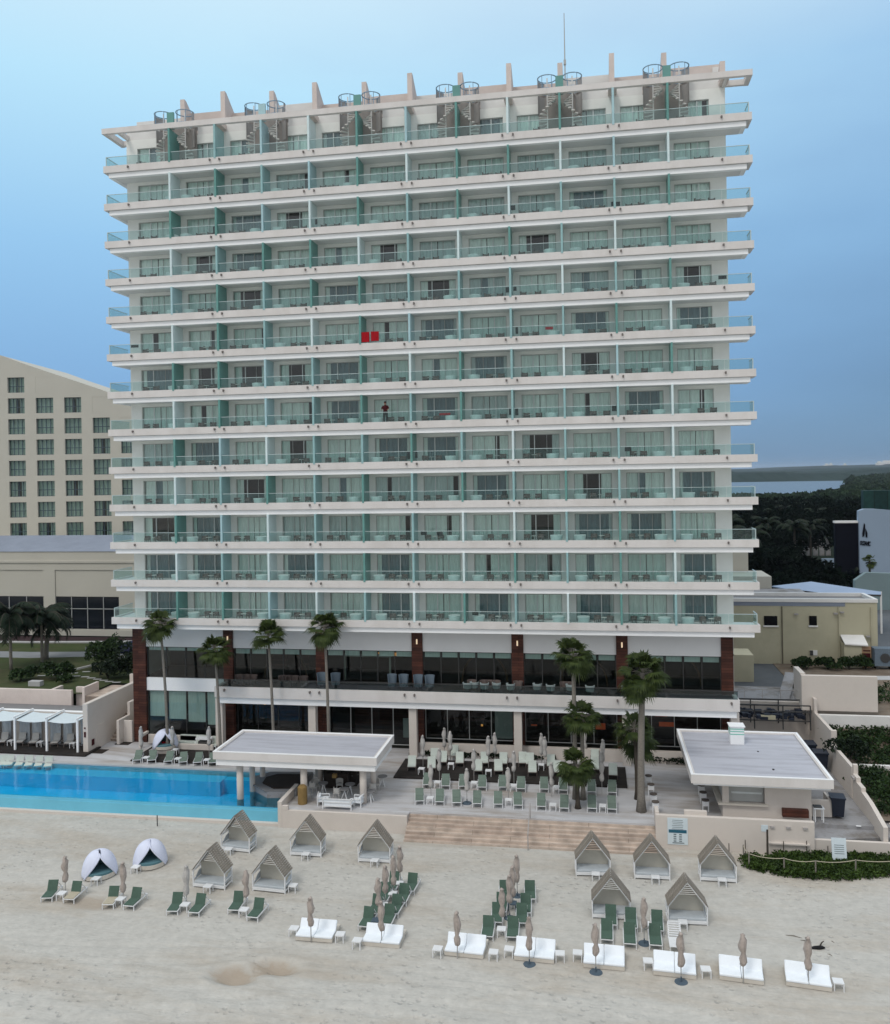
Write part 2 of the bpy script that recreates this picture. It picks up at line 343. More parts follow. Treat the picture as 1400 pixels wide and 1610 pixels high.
def sand_mat():
    m=mat('beach_sand',(.475,.46,.425),.95,.06,.35,bump=.7,bscale=4,stain=.6,stcol=(.39,.335,.27),stscale=.16,stretch=(.45,1.6,1),spec=.1)
    nt=m.node_tree;N=nt.nodes;L=nt.links;b=N['Principled BSDF']
    # finer grain and raked streaks on top of the wide tone changes
    tc=N.new('ShaderNodeTexCoord'); ns=N.new('ShaderNodeTexNoise'); ns.inputs['Scale'].default_value=2.2; ns.inputs['Detail'].default_value=9; ns.inputs['Roughness'].default_value=.75
    L.new(tc.outputs['Object'],ns.inputs['Vector'])
    mr=N.new('ShaderNodeMapRange'); mr.inputs[1].default_value=.3; mr.inputs[2].default_value=.7; mr.inputs[3].default_value=.86; mr.inputs[4].default_value=1.1
    L.new(ns.outputs['Fac'],mr.inputs[0]); src=b.inputs['Base Color'].links[0].from_socket
    mx=N.new('ShaderNodeMixRGB'); mx.blend_type='MULTIPLY'; mx.inputs[0].default_value=1; L.new(src,mx.inputs[1]); L.new(mr.outputs[0],mx.inputs[2]); last=mx.outputs[0]
    # footprints: small dents, denser in trampled areas
    vo=N.new('ShaderNodeTexVoronoi'); vo.inputs['Scale'].default_value=2.3; L.new(tc.outputs['Object'],vo.inputs['Vector'])
    v1=N.new('ShaderNodeMapRange'); v1.inputs[1].default_value=.10; v1.inputs[2].default_value=.34; v1.inputs[3].default_value=0; v1.inputs[4].default_value=1; L.new(vo.outputs['Distance'],v1.inputs[0])
    n3=N.new('ShaderNodeTexNoise'); n3.inputs['Scale'].default_value=.22; n3.inputs['Detail'].default_value=3; L.new(tc.outputs['Object'],n3.inputs['Vector'])
    v2=N.new('ShaderNodeMapRange'); v2.inputs[1].default_value=.42; v2.inputs[2].default_value=.62; L.new(n3.outputs['Fac'],v2.inputs[0])
    vm=N.new('ShaderNodeMath'); vm.operation='MULTIPLY'; L.new(v1.outputs[0],vm.inputs[0]); L.new(v2.outputs[0],vm.inputs[1])
    b2=N.new('ShaderNodeBump'); b2.inputs['Strength'].default_value=.9; b2.inputs['Distance'].default_value=.07; L.new(vm.outputs[0],b2.inputs['Height'])
    L.new(b.inputs['Normal'].links[0].from_socket,b2.inputs['Normal']); L.new(b2.outputs[0],b.inputs['Normal'])
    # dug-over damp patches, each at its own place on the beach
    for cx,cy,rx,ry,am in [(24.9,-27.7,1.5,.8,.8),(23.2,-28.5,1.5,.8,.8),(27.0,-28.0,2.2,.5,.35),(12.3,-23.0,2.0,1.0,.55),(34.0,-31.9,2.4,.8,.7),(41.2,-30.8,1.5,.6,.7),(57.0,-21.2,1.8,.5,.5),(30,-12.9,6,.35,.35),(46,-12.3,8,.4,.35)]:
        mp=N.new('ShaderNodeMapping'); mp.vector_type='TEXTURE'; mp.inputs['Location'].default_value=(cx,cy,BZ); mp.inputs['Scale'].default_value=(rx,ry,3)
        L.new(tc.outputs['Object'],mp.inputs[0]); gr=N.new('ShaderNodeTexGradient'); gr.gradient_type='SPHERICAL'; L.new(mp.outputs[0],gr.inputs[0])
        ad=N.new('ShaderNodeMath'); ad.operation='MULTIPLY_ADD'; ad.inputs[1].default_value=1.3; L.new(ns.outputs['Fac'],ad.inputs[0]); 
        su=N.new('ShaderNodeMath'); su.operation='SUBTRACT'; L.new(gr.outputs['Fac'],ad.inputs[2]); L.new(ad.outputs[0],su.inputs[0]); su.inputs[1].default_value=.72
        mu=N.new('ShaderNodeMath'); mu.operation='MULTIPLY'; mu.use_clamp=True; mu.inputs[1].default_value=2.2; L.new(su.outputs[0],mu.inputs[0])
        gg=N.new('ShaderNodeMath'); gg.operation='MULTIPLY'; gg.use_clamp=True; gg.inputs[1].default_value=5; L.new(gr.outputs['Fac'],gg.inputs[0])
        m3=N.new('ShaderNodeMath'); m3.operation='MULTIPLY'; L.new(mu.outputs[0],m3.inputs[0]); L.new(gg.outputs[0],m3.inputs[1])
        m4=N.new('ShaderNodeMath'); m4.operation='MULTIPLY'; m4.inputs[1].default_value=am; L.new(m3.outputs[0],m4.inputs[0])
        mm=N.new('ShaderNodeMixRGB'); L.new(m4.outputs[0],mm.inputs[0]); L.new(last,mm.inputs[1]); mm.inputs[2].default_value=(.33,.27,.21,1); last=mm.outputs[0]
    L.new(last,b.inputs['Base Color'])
    return m
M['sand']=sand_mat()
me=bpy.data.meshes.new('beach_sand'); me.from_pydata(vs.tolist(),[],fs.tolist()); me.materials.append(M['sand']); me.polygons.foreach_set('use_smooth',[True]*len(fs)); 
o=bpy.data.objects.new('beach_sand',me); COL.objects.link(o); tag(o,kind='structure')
s=MB(); s.quad((-300,-900,-2.6),(400,-900,-2.6),(400,-66,-2.6),(-300,-66,-2.6)); s.quad((-300,-66,-2.5),(-12,-66,-2.0),(-12,-11,-1.25),(-300,-11,-1.25)); s.quad((68,-66,-2.0),(400,-66,-2.5),(400,-9,-1.25),(68,-9,-1.25))
structure(s,'shore',M['sand'])
# deck (paving) round the pool
PX1=19.3; PYF=-11.0; PYB=-4.35
dk=MB()
def sheet(x0,x1,y0,y1,z,mb): mb.box(x0,x1,y0,y1,-1.3,z)
sheet(-40,PX1,PYB,14,0,dk); sheet(PX1,28.06,-11.3,14,0,dk); sheet(28.06,44.2,-10.75,14,0,dk); sheet(44.2,53.75,-11.2,14,0,dk)
structure(dk,'pool_deck',M['deck'])
sv=MB(); sv.box(53.75,80,-9.2,14,-1.35,-.06); sv.prism([(53.75,-11.2),(60,-9.9),(60,-9.2),(53.75,-9.2)],-1.35,-.3,axis='z')
structure(sv,'service_path',M['concrete'])
# steps from deck to beach
st=MB()
for i in range(7):
    st.box(28.06,44.2,-10.75-.3*(i+1)+.18,-10.6 if i==0 else -10.75-.3*i+.19,-1.5,-.012-.165*i-.1)
structure(st,'beach_steps',M['steps'])
# retaining walls between deck and sand
def wall(name,boxes,m,label,cat,group=None):
    w=MB()
    for b in boxes: w.box(*b)
    o=w.build(name,m); tag(o,label,cat,group); bv=o.modifiers.new('b','BEVEL'); bv.width=.02; bv.segments=2; return o
wall('beach_wall',[(PX1+.0,28.05,-11.5,-11.302,-1.5,.004)],M['cream'],'low cream wall below the paved bar terrace, left of the steps','wall')
wall('parapet_wall',[(19.0,19.3,-11.5,-8.0,-1.5,.55),(19.3,19.75,-11.52,-11.30,.006,.3)],M['cream'],'short cream parapet between the pool end and the bar terrace','wall')
wall('parapet_wall',[(44.2,53.75,-11.5,-11.201,-1.5,.9),(44.2,44.45,-11.2,-10.2,-.5,1.0),(46.0,47.4,-11.2,-10.95,-.2,1.15)],M['cream'],'cream beach parapet in front of the square kiosk, carrying a notice board','wall')
wall('beach_wall',[(53.75,58.9,-11.25,-11.0,-1.6,-.25),(58.9,61,-11.0,-8.6,-1.6,.0)],M['cream'],'low cream kerb wall above the rope-fenced vines','wall')
wall('pool_coping',[(-40,19.0,-11.35,-11.02,-1.6,-1.02)],M['cream'],'long pale coping strip at the foot of the blue pool wall','kerb')
# pool
def tile(name,c1):
    return mat(name,c1,.4,.08,.6,stretch=(1,1,1))
pl=MB(); pl.box(-40,PX1,PYF+.2,PYB,-1.9,-1.55); structure(pl,'pool_floor',tile('pool_floor_tile',(.05,.56,.82)))
pl=MB(); pl.box(-40,12.2,-5.75,PYB-.003,-1.54,-.45); pl.box(12.2,PX1,-5.1,PYB-.003,-1.54,-.5); structure(pl,'pool_shelf',tile('pool_shelf_tile',(.13,.56,.76)))
pl=MB(); pl.box(-40,19.0,PYF,PYF+.2,-1.6,-.14); pl.box(-40,19.0,PYF-.06,PYF,-1.6,-.30); o=structure(pl,'pool_wall',tile('pool_wall_tile',(.16,.50,.66)))
def water():
    m=bpy.data.materials.new('pool_water'); m.use_nodes=True; nt=m.node_tree;N=nt.nodes;L=nt.links;N.clear()
    o=N.new('ShaderNodeOutputMaterial'); t=N.new('ShaderNodeBsdfTransparent'); t.inputs[0].default_value=(.46,.88,.99,1)
    g=N.new('ShaderNodeBsdfGlossy'); g.inputs['Roughness'].default_value=.06
    fr=N.new('ShaderNodeFresnel'); fr.inputs[0].default_value=1.33
    tc=N.new('ShaderNodeTexCoord'); ns=N.new('ShaderNodeTexNoise'); ns.inputs['Scale'].default_value=1.6; ns.inputs['Detail'].default_value=4; L.new(tc.outputs['Object'],ns.inputs['Vector'])
    bp=N.new('ShaderNodeBump'); bp.inputs['Strength'].default_value=.25; bp.inputs['Distance'].default_value=.05; L.new(ns.outputs['Fac'],bp.inputs['Height'])
    L.new(bp.outputs[0],g.inputs['Normal']); L.new(bp.outputs[0],fr.inputs['Normal'])
    mx=N.new('ShaderNodeMixShader'); L.new(fr.outputs[0],mx.inputs[0]); L.new(t.outputs[0],mx.inputs[1]); L.new(g.outputs[0],mx.inputs[2]); L.new(mx.outputs[0],o.inputs[0]); return m
pl=MB(); pl.quad((-40,PYF,-.1),(PX1,PYF,-.1),(PX1,PYB,-.1),(-40,PYB,-.1)); structure(pl,'pool_water',water())
pl=MB(); pl.box(-40,PX1,PYB-.02,PYB+.4,-.09,.022); structure(pl,'pool_kerb',M['kerb'])
# dark timber platforms
def platform(x0,x1,y0,y1,z): 
    p=MB(); p.box(x0,x1,y0,y1,.004,z); return p
structure(platform(25.5,42.7,-4.55,-.35,.12),'timber_platform',M['darkdeck'])
structure(platform(-40,-.95,-2.75,-.4,.14),'timber_platform',M['darkdeck'])
structure(platform(3.4,11.6,-3.3,1.2,.10),'timber_platform',M['darkdeck'])
structure(platform(-.3,.95,.6,1.5,.05),'timber_platform',M['darkdeck'])
structure(platform(-1.18,.0,-1.8,-.7,.012),'door_mat',M['darkint'])
# ------------------------------------------------------------------ hotel tower
H=3.2; Z0=11.05; DIV=[6.02+4.0674*i for i in range(11)]; XL=1.15; XR=51.16; YB=1.8
T=empty('hotel_tower',(26,8,0),0,'tall white seaside hotel tower with thirteen rows of glazed balconies and teal dividers','hotel')
def part(mb,name,m,parent=T,**k):
    o=mb.build(name,m,**k); o.parent=parent
    if parent is T: o.location=-Vector((26,8,0))
    return o
# windows
DARK={};
def addst(st,l):
    for k,b in l: DARK[(k,b)]=st
def kb(px,py):   # row and bay from where the window was seen
    xd=[278,351,423,498,573.7,651.7,730.9,811.4,893.5,977.7,1062.9]; x=px-( -3 if px>900 else 4)
    b=sum(1 for v in [a-8*(735-py)/735 for a in xd] if px>v)
    t=(px-174)/1021; yl=lambda k:971-59.2*k; yr=lambda k:981.4-67.2*k
    for k in range(13):
        yb=yl(k)+(yr(k)-yl(k))*t; yt=yl(k+1)+(yr(k+1)-yl(k+1))*t
        if yt<=py<yb: return k,b
    return 0,b
for st,pts in {'D':[(318,405),(465,335),(617,388),(835,374),(690,445),(379,465),(385,585),(465,580),(930,562),(465,700),(855,690),(936,755),(392,765),(260,826),(852,820),(1119,415),(320,585)],
  'S':[(618,505),(240,530),(382,520),(1110,618),(690,756),(625,820),(690,822),(835,880),(470,640),(755,885),(925,625),(340,645),(612,755),(690,180)],
  'B':[(945,500),(765,570),(690,635),(1020,632),(690,695),(770,755),(1095,750),(320,820),(925,820),(1020,820),(465,880),(310,880),(615,880),(1090,880),(250,880),(690,505),(1095,490),(240,590),(620,940),(775,940),(320,710),(240,940),(940,945),(500,640),(1090,940),(620,700),(530,450),(385,395),(945,270),(380,330),(545,205)]}.items():
    for p in pts: DARK[kb(*p)]=st
def window_geo(k,b,fr,pn,cu):
    z0=Z0+H*k-.1; z1=Z0+H*k+1.98
    CT=random.choice([3,3,5,6])
    if b==0: x0,x1=2.15,5.45
    elif b==11: x0,x1=47.25,49.95
    else: x0=DIV[b-1]+.58; x1=DIV[b-1]+3.55
    A=b%2==0
    mx=x0+(x1-x0)*(.33 if A else .67)
    y=1.95; w=.055
    fr.box(x0,x1,y-.04,y+.04,z1-w,z1,0); fr.box(x0,x1,y-.04,y+.04,z0,z0+w,0)
    for xx in (x0,x1-w): fr.box(xx,xx+w,y-.042,y+.042,z0+w,z1-w,0)
    fr.box(mx-.035,mx+.035,y-.06,y+.05,z0+w,z1-w,1)
    m2=x0+(x1-x0)*(.66 if A else .34); fr.box(m2-.02,m2+.02,y-.03,y+.03,z0+w,z1-w,0)
    pn.quad((x0,y+.01,z0),(x1,y+.01,z0),(x1,y+.01,z1),(x0,y+.01,z1),2)
    st=DARK.get((k,b)); rr=random.random()
    if st is None: st='C' if rr<.72 else ('P' if rr<.86 else ('S' if rr<.97 else 'B'))
    segs=[]
    if st=='C': segs=[(0,.48,3),(.5,1,3)]
    elif st=='P': segs=[(0,.30,3),(.30,.5,4),(.5,1,3)]
    elif st=='S':
        c=random.choice([.32,.62,.82]); segs=[(0,c,3),(c+.13,1,3)]
    elif st=='D':
        segs=[(0,.2,3),(.80,1,3)] if A else [(0,.24,3),(.72,1,3)]
    else: segs=[(0,.12,3),(.12,.9,4),(.9,1,3)]
    for a,c,mk in segs:
        if mk==3: mk=CT
        n=max(4,int((c-a)*26)); X0=x0+(x1-x0)*a; X1=x0+(x1-x0)*c
        ph=random.random()*6
        vs=[];fsx=[]
        for i in range(n+1):
            xx=X0+(X1-X0)*i/n; yy=y+.16+.035*math.sin(i*2.2+ph)+.02*math.sin(i*.9+ph)
            vs+=[(xx,yy,z0+.03),(xx,yy-.01,z1)]
        for i in range(n): fsx.append((2*i,2*i+2,2*i+3,2*i+1))
        cu.add(vs,fsx,mk)
allb=[(k,b) for k in range(13) for b in range(12)]
# the hundred that show largest: the columns nearest the camera
order=sorted(allb,key=lambda t:(-t[1],t[0]))
ind=set(order[:100])
rest=MB(); WM=[M['frame'],M['frame_w'],M['gl_win'],M['curtain'],M['blue_reflect'],mat('mint_grey_curtain',(.66,.76,.73),.9,.16,5,stretch=(3,3,.25)),mat('grey_lined_curtain',(.56,.62,.62),.9,.2,5,stretch=(3,3,.25))]
for k,b in allb:
    if (k,b) in ind:
        f,p,c=MB(),MB(),MB(); window_geo(k,b,f,p,c)
        fo=part(f,'window',WM); po=part(p,'pane',WM,fo); co=part(c,'curtain',WM,fo)
        if DARK.get((k,b))=='D': fo['label']='window with its curtains drawn open on a dark room'
    else: window_geo(k,b,rest,rest,rest)
o=part(rest,'window',WM); o['kind']='stuff'
# walls: piers and lintels per storey, rooms behind
w=MB(); room=MB(); inner=MB()
for k in range(13):
    zf=Z0+H*k-.1; zt=Z0+H*k+1.98; zn=Z0+H*(k+1)-.97
    xs0=[XL]; 
    ops=[(2.15,5.45)]+[(DIV[b-1]+.58,DIV[b-1]+3.55) for b in range(1,11)]+[(47.25,49.95)]
    px=XL
    for a,c in ops: w.box(px,a,YB,2.1,zf,zt); px=c
    w.box(px,XR,YB,2.1,zf,zt)
    w.box(XL,XR,YB+.002,2.1,zt,Z0+H*(k+1)-.1 if k<12 else 52.2)
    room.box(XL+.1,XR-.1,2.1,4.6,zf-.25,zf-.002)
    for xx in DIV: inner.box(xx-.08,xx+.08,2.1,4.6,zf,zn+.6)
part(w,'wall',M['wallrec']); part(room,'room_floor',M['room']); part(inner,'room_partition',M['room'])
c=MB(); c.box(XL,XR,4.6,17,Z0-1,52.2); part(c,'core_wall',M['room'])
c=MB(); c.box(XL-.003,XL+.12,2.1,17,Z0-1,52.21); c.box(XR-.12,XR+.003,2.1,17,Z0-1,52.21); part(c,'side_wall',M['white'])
# balcony slabs with sub-part spot lights and balustrades
spot=MB(); spot.tube([(0,0,0),(0,-.13,0)],.075,8); spot.tube([(0,-.1,.02),(0,-.1,-.13)],.06,8); spotm=spot.build('spotlight',M['spot']); 
for k in range(13):
    Z=Z0+H*k; s=MB()
    s.box(0,52.8,0,.25,Z-.57,Z); s.box(0,.22,.25,3.2,Z-.57,Z); s.box(52.58,52.8,.25,1.75,Z-.57,Z)
    s.box(.0,52.8,.25,YB+.3,Z-.57,Z-.1,2) if False else s.box(.22,52.58,.25,YB,Z-.57,Z-.1,2)
    s.box(.22,XL,YB,3.2,Z-.57,Z-.1,2)
    s.box(0,.22,3.2,3.21,Z-.57,Z)
    s.box(.40,52.40,.16,.55,Z-.97,Z-.60,1); s.box(.40,.72,.55,3.1,Z-.97,Z-.60,1); s.box(52.08,52.40,.55,1.7,Z-.97,Z-.60,1)
    s.box(.72,52.08,.55,YB-.002,Z-.95,Z-.60,2); s.box(.72,XL-.004,YB-.002,3.1,Z-.95,Z-.60,2)
    s.box(.30,52.5,.12,.24,Z-.599,Z-.572,3)
    so_=part(s,'balcony_slab',[M['fascia'],M['strip'],M['panel'],M['frame']])
    for i in range(1,11,2) if k%1==0 else []:
        for dx in (-.42,.42):
            q=spotm.copy(); COL.objects.link(q); q.parent=so_; q.location=(DIV[i]+dx,0,Z-.2)
    for xx in (2.3,50.6):
        q=spotm.copy(); COL.objects.link(q); q.parent=so_; q.location=(xx,0,Z-.2)
    r=MB(); zt=Z+.80
    r.box(.18,52.62,.10,.16,zt-.04,zt); r.box(.18,.24,.16,3.1,zt-.04,zt); r.box(52.56,52.62,.16,1.7,zt-.04,zt)
    r.box(.18,.24,.10,.16,Z,zt-.04); r.box(52.56,52.62,.10,.16,Z,zt-.04)
    ro=part(r,'balustrade',M['rail'])
    gq=MB()
    e=[.24]+[.24+(52.56-.24)*i/26 for i in range(1,26)]+[52.56]
    for a,b_ in zip(e[:-1],e[1:]): gq.quad((a+.012,.13,Z),(b_-.012,.13,Z),(b_-.012,.13,zt-.04),(a+.012,.13,zt-.04))
    gq.quad((.21,.16,Z),(.21,3.1,Z),(.21,3.1,zt-.04),(.21,.16,zt-.04)); gq.quad((52.59,.16,Z),(52.59,1.7,Z),(52.59,1.7,zt-.04),(52.59,.16,zt-.04))
    part(gq,'glass_panel',M['gl_rail'],ro)
bpy.data.objects.remove(spotm)
# dividers
PAT={12:'TABITBTITBT',11:'ITABTWTTIBI',10:'TTBWTATWAAT',9:'WATTIAITAIT',8:'BTATTAAAIAT',7:'WTAWTBAAATI',6:'TTBATITAIBT',5:'WTBATATAAAW',4:'TBWAATAIAAI',3:'WATATATATAI',2:'TBIATAIWATA',1:'WAIBTAITATI',0:'TTBWAWTAITA'}
DM={'T':'teal','A':'aqua','B':'sky_panel','I':'ice','W':'ice'}
cols=['teal','aqua','sky_panel','ice']
dv=[(k,i) for k in range(13) for i in range(11)]
dind=set(sorted(dv,key=lambda t:(-t[1],t[0]))[:100]); restd=MB()
for k,i in dv:
    Z=Z0+H*k; x=DIV[i]; ci=cols.index(DM[PAT[k][i]]); 
    ztop=Z+H-.62 if k<12 else (Z+H-.45 if i%2 else Z+H+1.0)
    m=restd if (k,i) not in dind else MB()
    if k<12: m.box(x-.08,x+.08,-.03,.25,Z-.1,Z+H-.97,ci); m.box(x-.06,x+.06,.25,YB-.004,Z-.1,Z+H-.96,ci)
    else:
        m.box(x-.08,x+.08,-.03,.0,Z-.1,Z+H-.47,ci); m.box(x-.09,x+.09,0,.26,Z-.1,Z+H-.46,ci); m.box(x-.06,x+.06,.26,YB-.004,Z-.1,Z+H-.47,ci)
        if i%2==0: m.box(x-.30,x+.30,.32,.5,Z+H-.44,Z+H+1.0,ci)
    if (k,i) in dind: part(m,'balcony_divider',[M[c] for c in cols])
o=part(restd,'balcony_divider',[M[c] for c in cols]); o['kind']='stuff'
# roof: frame beam, parapet, fins, spiral stairs, mast
ZR=Z0+H*13
r=MB(); r.box(-.1,52.9,0,.32,ZR-.45,ZR); r.box(-.1,.28,.32,3.2,ZR-.45,ZR); r.box(52.52,52.9,.32,1.9,ZR-.45,ZR); r.box(.28,XL,2.8,3.1,ZR-.44,ZR-.02); r.box(XR,52.52,1.6,1.88,ZR-.44,ZR-.02)
r.box(XL,XL+.25,.32,YB,ZR-.43,ZR-.05); r.box(XR-.25,XR,.32,YB,ZR-.43,ZR-.05)
part(r,'roof_frame',M['fascia'])
r=MB(); r.box(XL,XR,2.1,17,52.21,52.4); part(r,'roof',M['greyroof'])
prev=XL
for i,x in enumerate(DIV+[XR]):
    if i%2==0: a,b_=prev,x-1.72
    else: a,b_=prev+1.72,x
    r=MB(); r.box(a+.02,b_-.02,1.83,2.09,52.202,ZR+.78); r.box(a+.3,b_-.4,1.80,1.829,ZR+.62,ZR+.80,1); part(r,'roof_kerb',[M['white'],M['frame']]); prev=x
for i,x in enumerate(DIV+[XR]):
    a=(DIV[i-1] if i else XL); r=MB(); r.box(a+.17,x-.17 if i<11 else x,3.3,3.5,52.4,ZR+(2.05 if i%2 else 1.75)); part(r,'roof_parapet',M['pink'] if i%3 else M['white'])
for i,x in enumerate(DIV+[XR-.15]):
    f=MB(); y0=1.82 if i%2 else 2.6; top=ZR+3.05 if i<11 else ZR+1.6
    f.prism([(y0,52.41),(y0,top),(y0+.35,top-.05),(y0+1.8,top-1.0),(y0+3.6,top-1.9),(y0+6.2,ZR+.7),(y0+6.4,52.41)],x-.2,x+.2,axis='x')
    if i%2: f.box(x-.32,x+.32,.322,1.82,ZR-.3,ZR+.10)
    o=part(f,'roof_fin',M['pink'])
# spiral stairs
def spiral(x,side):
    zf=Z0+H*12-.1; zr=ZR
    pole=MB(); pole.tube([(x,1.05,zf),(x,1.05,zr+1.2)],.05,8); 
    o=part(pole,'spiral_stair',M['white'])
    t=MB(); n=15
    for j in range(n):
        a=side*(j*.42)+1.2; z=zf+.2+(zr-zf)*j/n; a2=a+.34*side
        p=[(x+.70*math.cos(q),1.05+.70*math.sin(q)) for q in (a,a2)]; c=(x,1.05)
        t.add([(c[0],c[1],z),(p[0][0],p[0][1],z),(p[1][0],p[1][1],z),(c[0],c[1],z+.09),(p[0][0],p[0][1],z+.07),(p[1][0],p[1][1],z+.07)],[(0,2,1),(3,4,5),(0,1,4,3),(1,2,5,4),(2,0,3,5)])
    part(t,'tread',M['bronze'],o)
    c=MB(); pts=[(x+.74*math.cos(a),1.05+.74*math.sin(a)) for a in np.linspace(0,2*math.pi,25)]
    c.tube([(a,b,zr+1.15) for a,b in pts],.045,6); c.tube([(a,b,zr+.15) for a,b in pts],.03,6)
    for a in np.linspace(0,2*math.pi,7)[:-1]:
        c.tube([(x+.74*math.cos(a),1.05+.74*math.sin(a),zr+.15),(x+.74*math.cos(a),1.05+.74*math.sin(a),zr+1.15)],.028,6)
    part(c,'ring_rail',M['bring'],o); c=MB()
    # curved screen below the beam and at the landing
    for a0,a1,za,zb in [(math.pi*(.45 if side>0 else .05),math.pi*(.95 if side>0 else .55),zr-1.6,zr-.02),(math.pi*(.6 if side>0 else -.1),math.pi*(1.1 if side>0 else .4),zr+.15,zr+1.1)]:
        q=np.linspace(a0,a1,10)
        for u,v in zip(q[:-1],q[1:]):
            for rad in (.76,):
                c.quad((x+rad*math.cos(u),1.05+rad*math.sin(u),za),(x+rad*math.cos(v),1.05+rad*math.sin(v),za),(x+rad*math.cos(v),1.05+rad*math.sin(v),zb),(x+rad*math.cos(u),1.05+rad*math.sin(u),zb))
    part(c,'screen',M['spiral'],o)
for i in range(0,11,2):
    spiral(DIV[i]-.98,1); spiral(DIV[i]+.98,-1)
for i in range(0,11,2):
    ms=MB(); ms.box(DIV[i]-1.70,DIV[i]+1.70,YB-.03,YB-.004,Z0+H*12-.1,ZR-.02); ms.box(DIV[i]-1.70,DIV[i]+1.70,1.95,2.05,ZR-.02,ZR+.7); part(ms,'stair_back_panel',M['stairback'])
an=MB(); an.tube([(38.9,5,52.4),(38.9,5,57.0),(38.9,5,60.9)],[.07,.05,.03],8); an.box(38.8,39.0,4.9,5.1,56.6,57.0)
part(an,'antenna_mast',M['frame'])
for i,(x,z) in enumerate([(22.9,.25),(33.2,.2),(41.3,.2),(29.5,.2),(50.8,1.2)]):
    v=MB(); v.box(x-.35,x+.35,3.2,3.7,52.4,ZR+.6+z); part(v,'roof_vent',M['frame'] if i==1 else M['white'])
# ------------------------------------------------------------------ public floors of the tower
WC=[(1.0,2.2),(9.35,10.2),(17.55,18.4),(25.75,26.65),(33.95,34.9),(42.2,43.1),(50.15,51.05)]
for a,b_ in WC:
    zb=0 if a<9 else (0.0)
    c=MB(); c.box(a,b_,1.55,2.0,zb,10.12); part(c,'wood_column',M['wood'])
w=MB()
for (a,b_),(c_,d_) in zip(WC[:-1],WC[1:]): w.box(b_,c_,1.68,2.1,8.28,10.12)
part(w,'header_panel',M['panel'])
w=MB(); w.box(WC[0][1],WC[1][0],1.66,2.1,4.5,5.6); part(w,'spandrel_panel',M['strip'])
w=MB(); w.box(XL-.7,1.0,3.2,3.6,0,10.1); part(w,'side_pier',M['white'])
# upper glazing with blinds, dark room, warm light
def shopfront(x0,x1,z0,z1,y,n,blind,glassm):
    fr=MB(); 
    for i in range(n+1):
        xx=x0+(x1-x0)*i/n; fr.box(xx-.03,xx+.03,y-.04,y+.04,z0,z1)
    fr.box(x0,x1,y-.035,y+.035,z1-.06,z1-.002); fr.box(x0,x1,y-.035,y+.035,z0,z0+.06)
    fo=part(fr,'shop_window',M['frame_d'] if blind is not None else M['frame'])
    p=MB(); p.quad((x0,y,z0),(x1,y,z0),(x1,y,z1),(x0,y,z1)); part(p,'pane',M[glassm],fo)
    if blind:
        bl=MB()
        for i in range(n):
            a=x0+(x1-x0)*i/n+.10; c=x0+(x1-x0)*(i+1)/n-.10; hh=blind[i%len(blind)]
            if hh: bl.box(a,c,y+.12,y+.15,z1-hh,z1-.02)
        part(bl,'roller_blind',M['curtain'],fo)
    return fo
for j,((a,b_),(c_,d_)) in enumerate(zip(WC[:-1],WC[1:])):
    shopfront(b_+.02,c_-.02,5.6,8.27,1.85,5 if j else 4,[.5] if j else [.35],'gl_pub')
    if j==0: shopfront(b_+.02,c_-.02,.15,4.49,1.85,4,[2.3,2.5,2.7,2.9],'gl_pub')
    else: shopfront(b_+.02,c_-.02,.95 if j>2 else .3,4.2,2.4,4,[.3] if j in (1,) else None,'gl_pub')
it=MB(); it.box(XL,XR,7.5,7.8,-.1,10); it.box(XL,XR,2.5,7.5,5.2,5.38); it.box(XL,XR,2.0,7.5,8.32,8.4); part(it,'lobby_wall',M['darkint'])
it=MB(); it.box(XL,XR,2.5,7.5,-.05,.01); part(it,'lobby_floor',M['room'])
it=MB(); it.box(XL+.002,XL+.2,2.1,7.5,0,10); it.box(XR-.2,XR-.002,2.1,7.5,0,10); part(it,'end_wall',M['white'])
# interior panels, arches and lamps
it=MB()
for x0,x1,y,z0,z1 in [(11.5,13.2,6.5,5.5,7.6),(14.5,15.4,6,5.5,7.9),(35.6,41.5,6.9,1.0,4.0),(44,49,6.5,1.2,4.1),(27.2,31,6.8,1.2,3.6),(19.3,25,6.9,.5,4),(11,17,7,.5,4.1)]: it.box(x0,x1,y,y+.1,z0,z1)
part(it,'timber_screen',M['wood'])
it=MB()
for cx,y in [(14.2,3.4),(31.5,3.4),(39.6,3.4),(36,4.2),(47,4)]:
    pts=[(cx+1.9*math.cos(a),y,5.4+2.5*math.sin(a)) for a in np.linspace(0,math.pi,13)]; it.tube(pts,.09,6)
part(it,'arched_frame',mat('bronze_arch',(.10,.045,.015),.5,.1,2))
it=MB(); it.box(32.4,33.9,2.5,2.55,1.1,4.2); it.box(24.7,25.3,2.52,2.6,.9,2.5); part(it,'pale_board',M['frame'])
wb=mat('white_frame_beam',(.33,.33,.30),.6,.1,1)
it=MB(); it.box(19.7,23.6,2.45,2.55,3.4,3.62); it.box(19.7,23.8,2.5,2.6,7.55,7.8); it.box(19.72,19.85,2.5,2.6,5.6,7.54); it.box(23.6,23.75,2.5,2.6,5.6,7.54); part(it,'pergola_beam',wb)
def lamps(l,m,name='ceiling_lamp'):
    for x,y,z,wd,h in l:
        q=MB(); q.box(x-wd/2,x+wd/2,y,y+.06,z,z+h); part(q,name,m)
lamps([(37.1,6,3.15,1.3,.10),(36.4,5.5,2.5,.8,.08),(40.8,6.2,3.3,1.2,.1),(40.9,5.6,1.2,.8,.5),(38.2,6,3.0,.4,.1),(45.8,5,2.6,1.0,.16),(46.2,4.6,1.9,1.2,.35),(30.2,6,2.7,2.6,.07),(35.4,5,1.5,.5,.1)],M['lamp'])
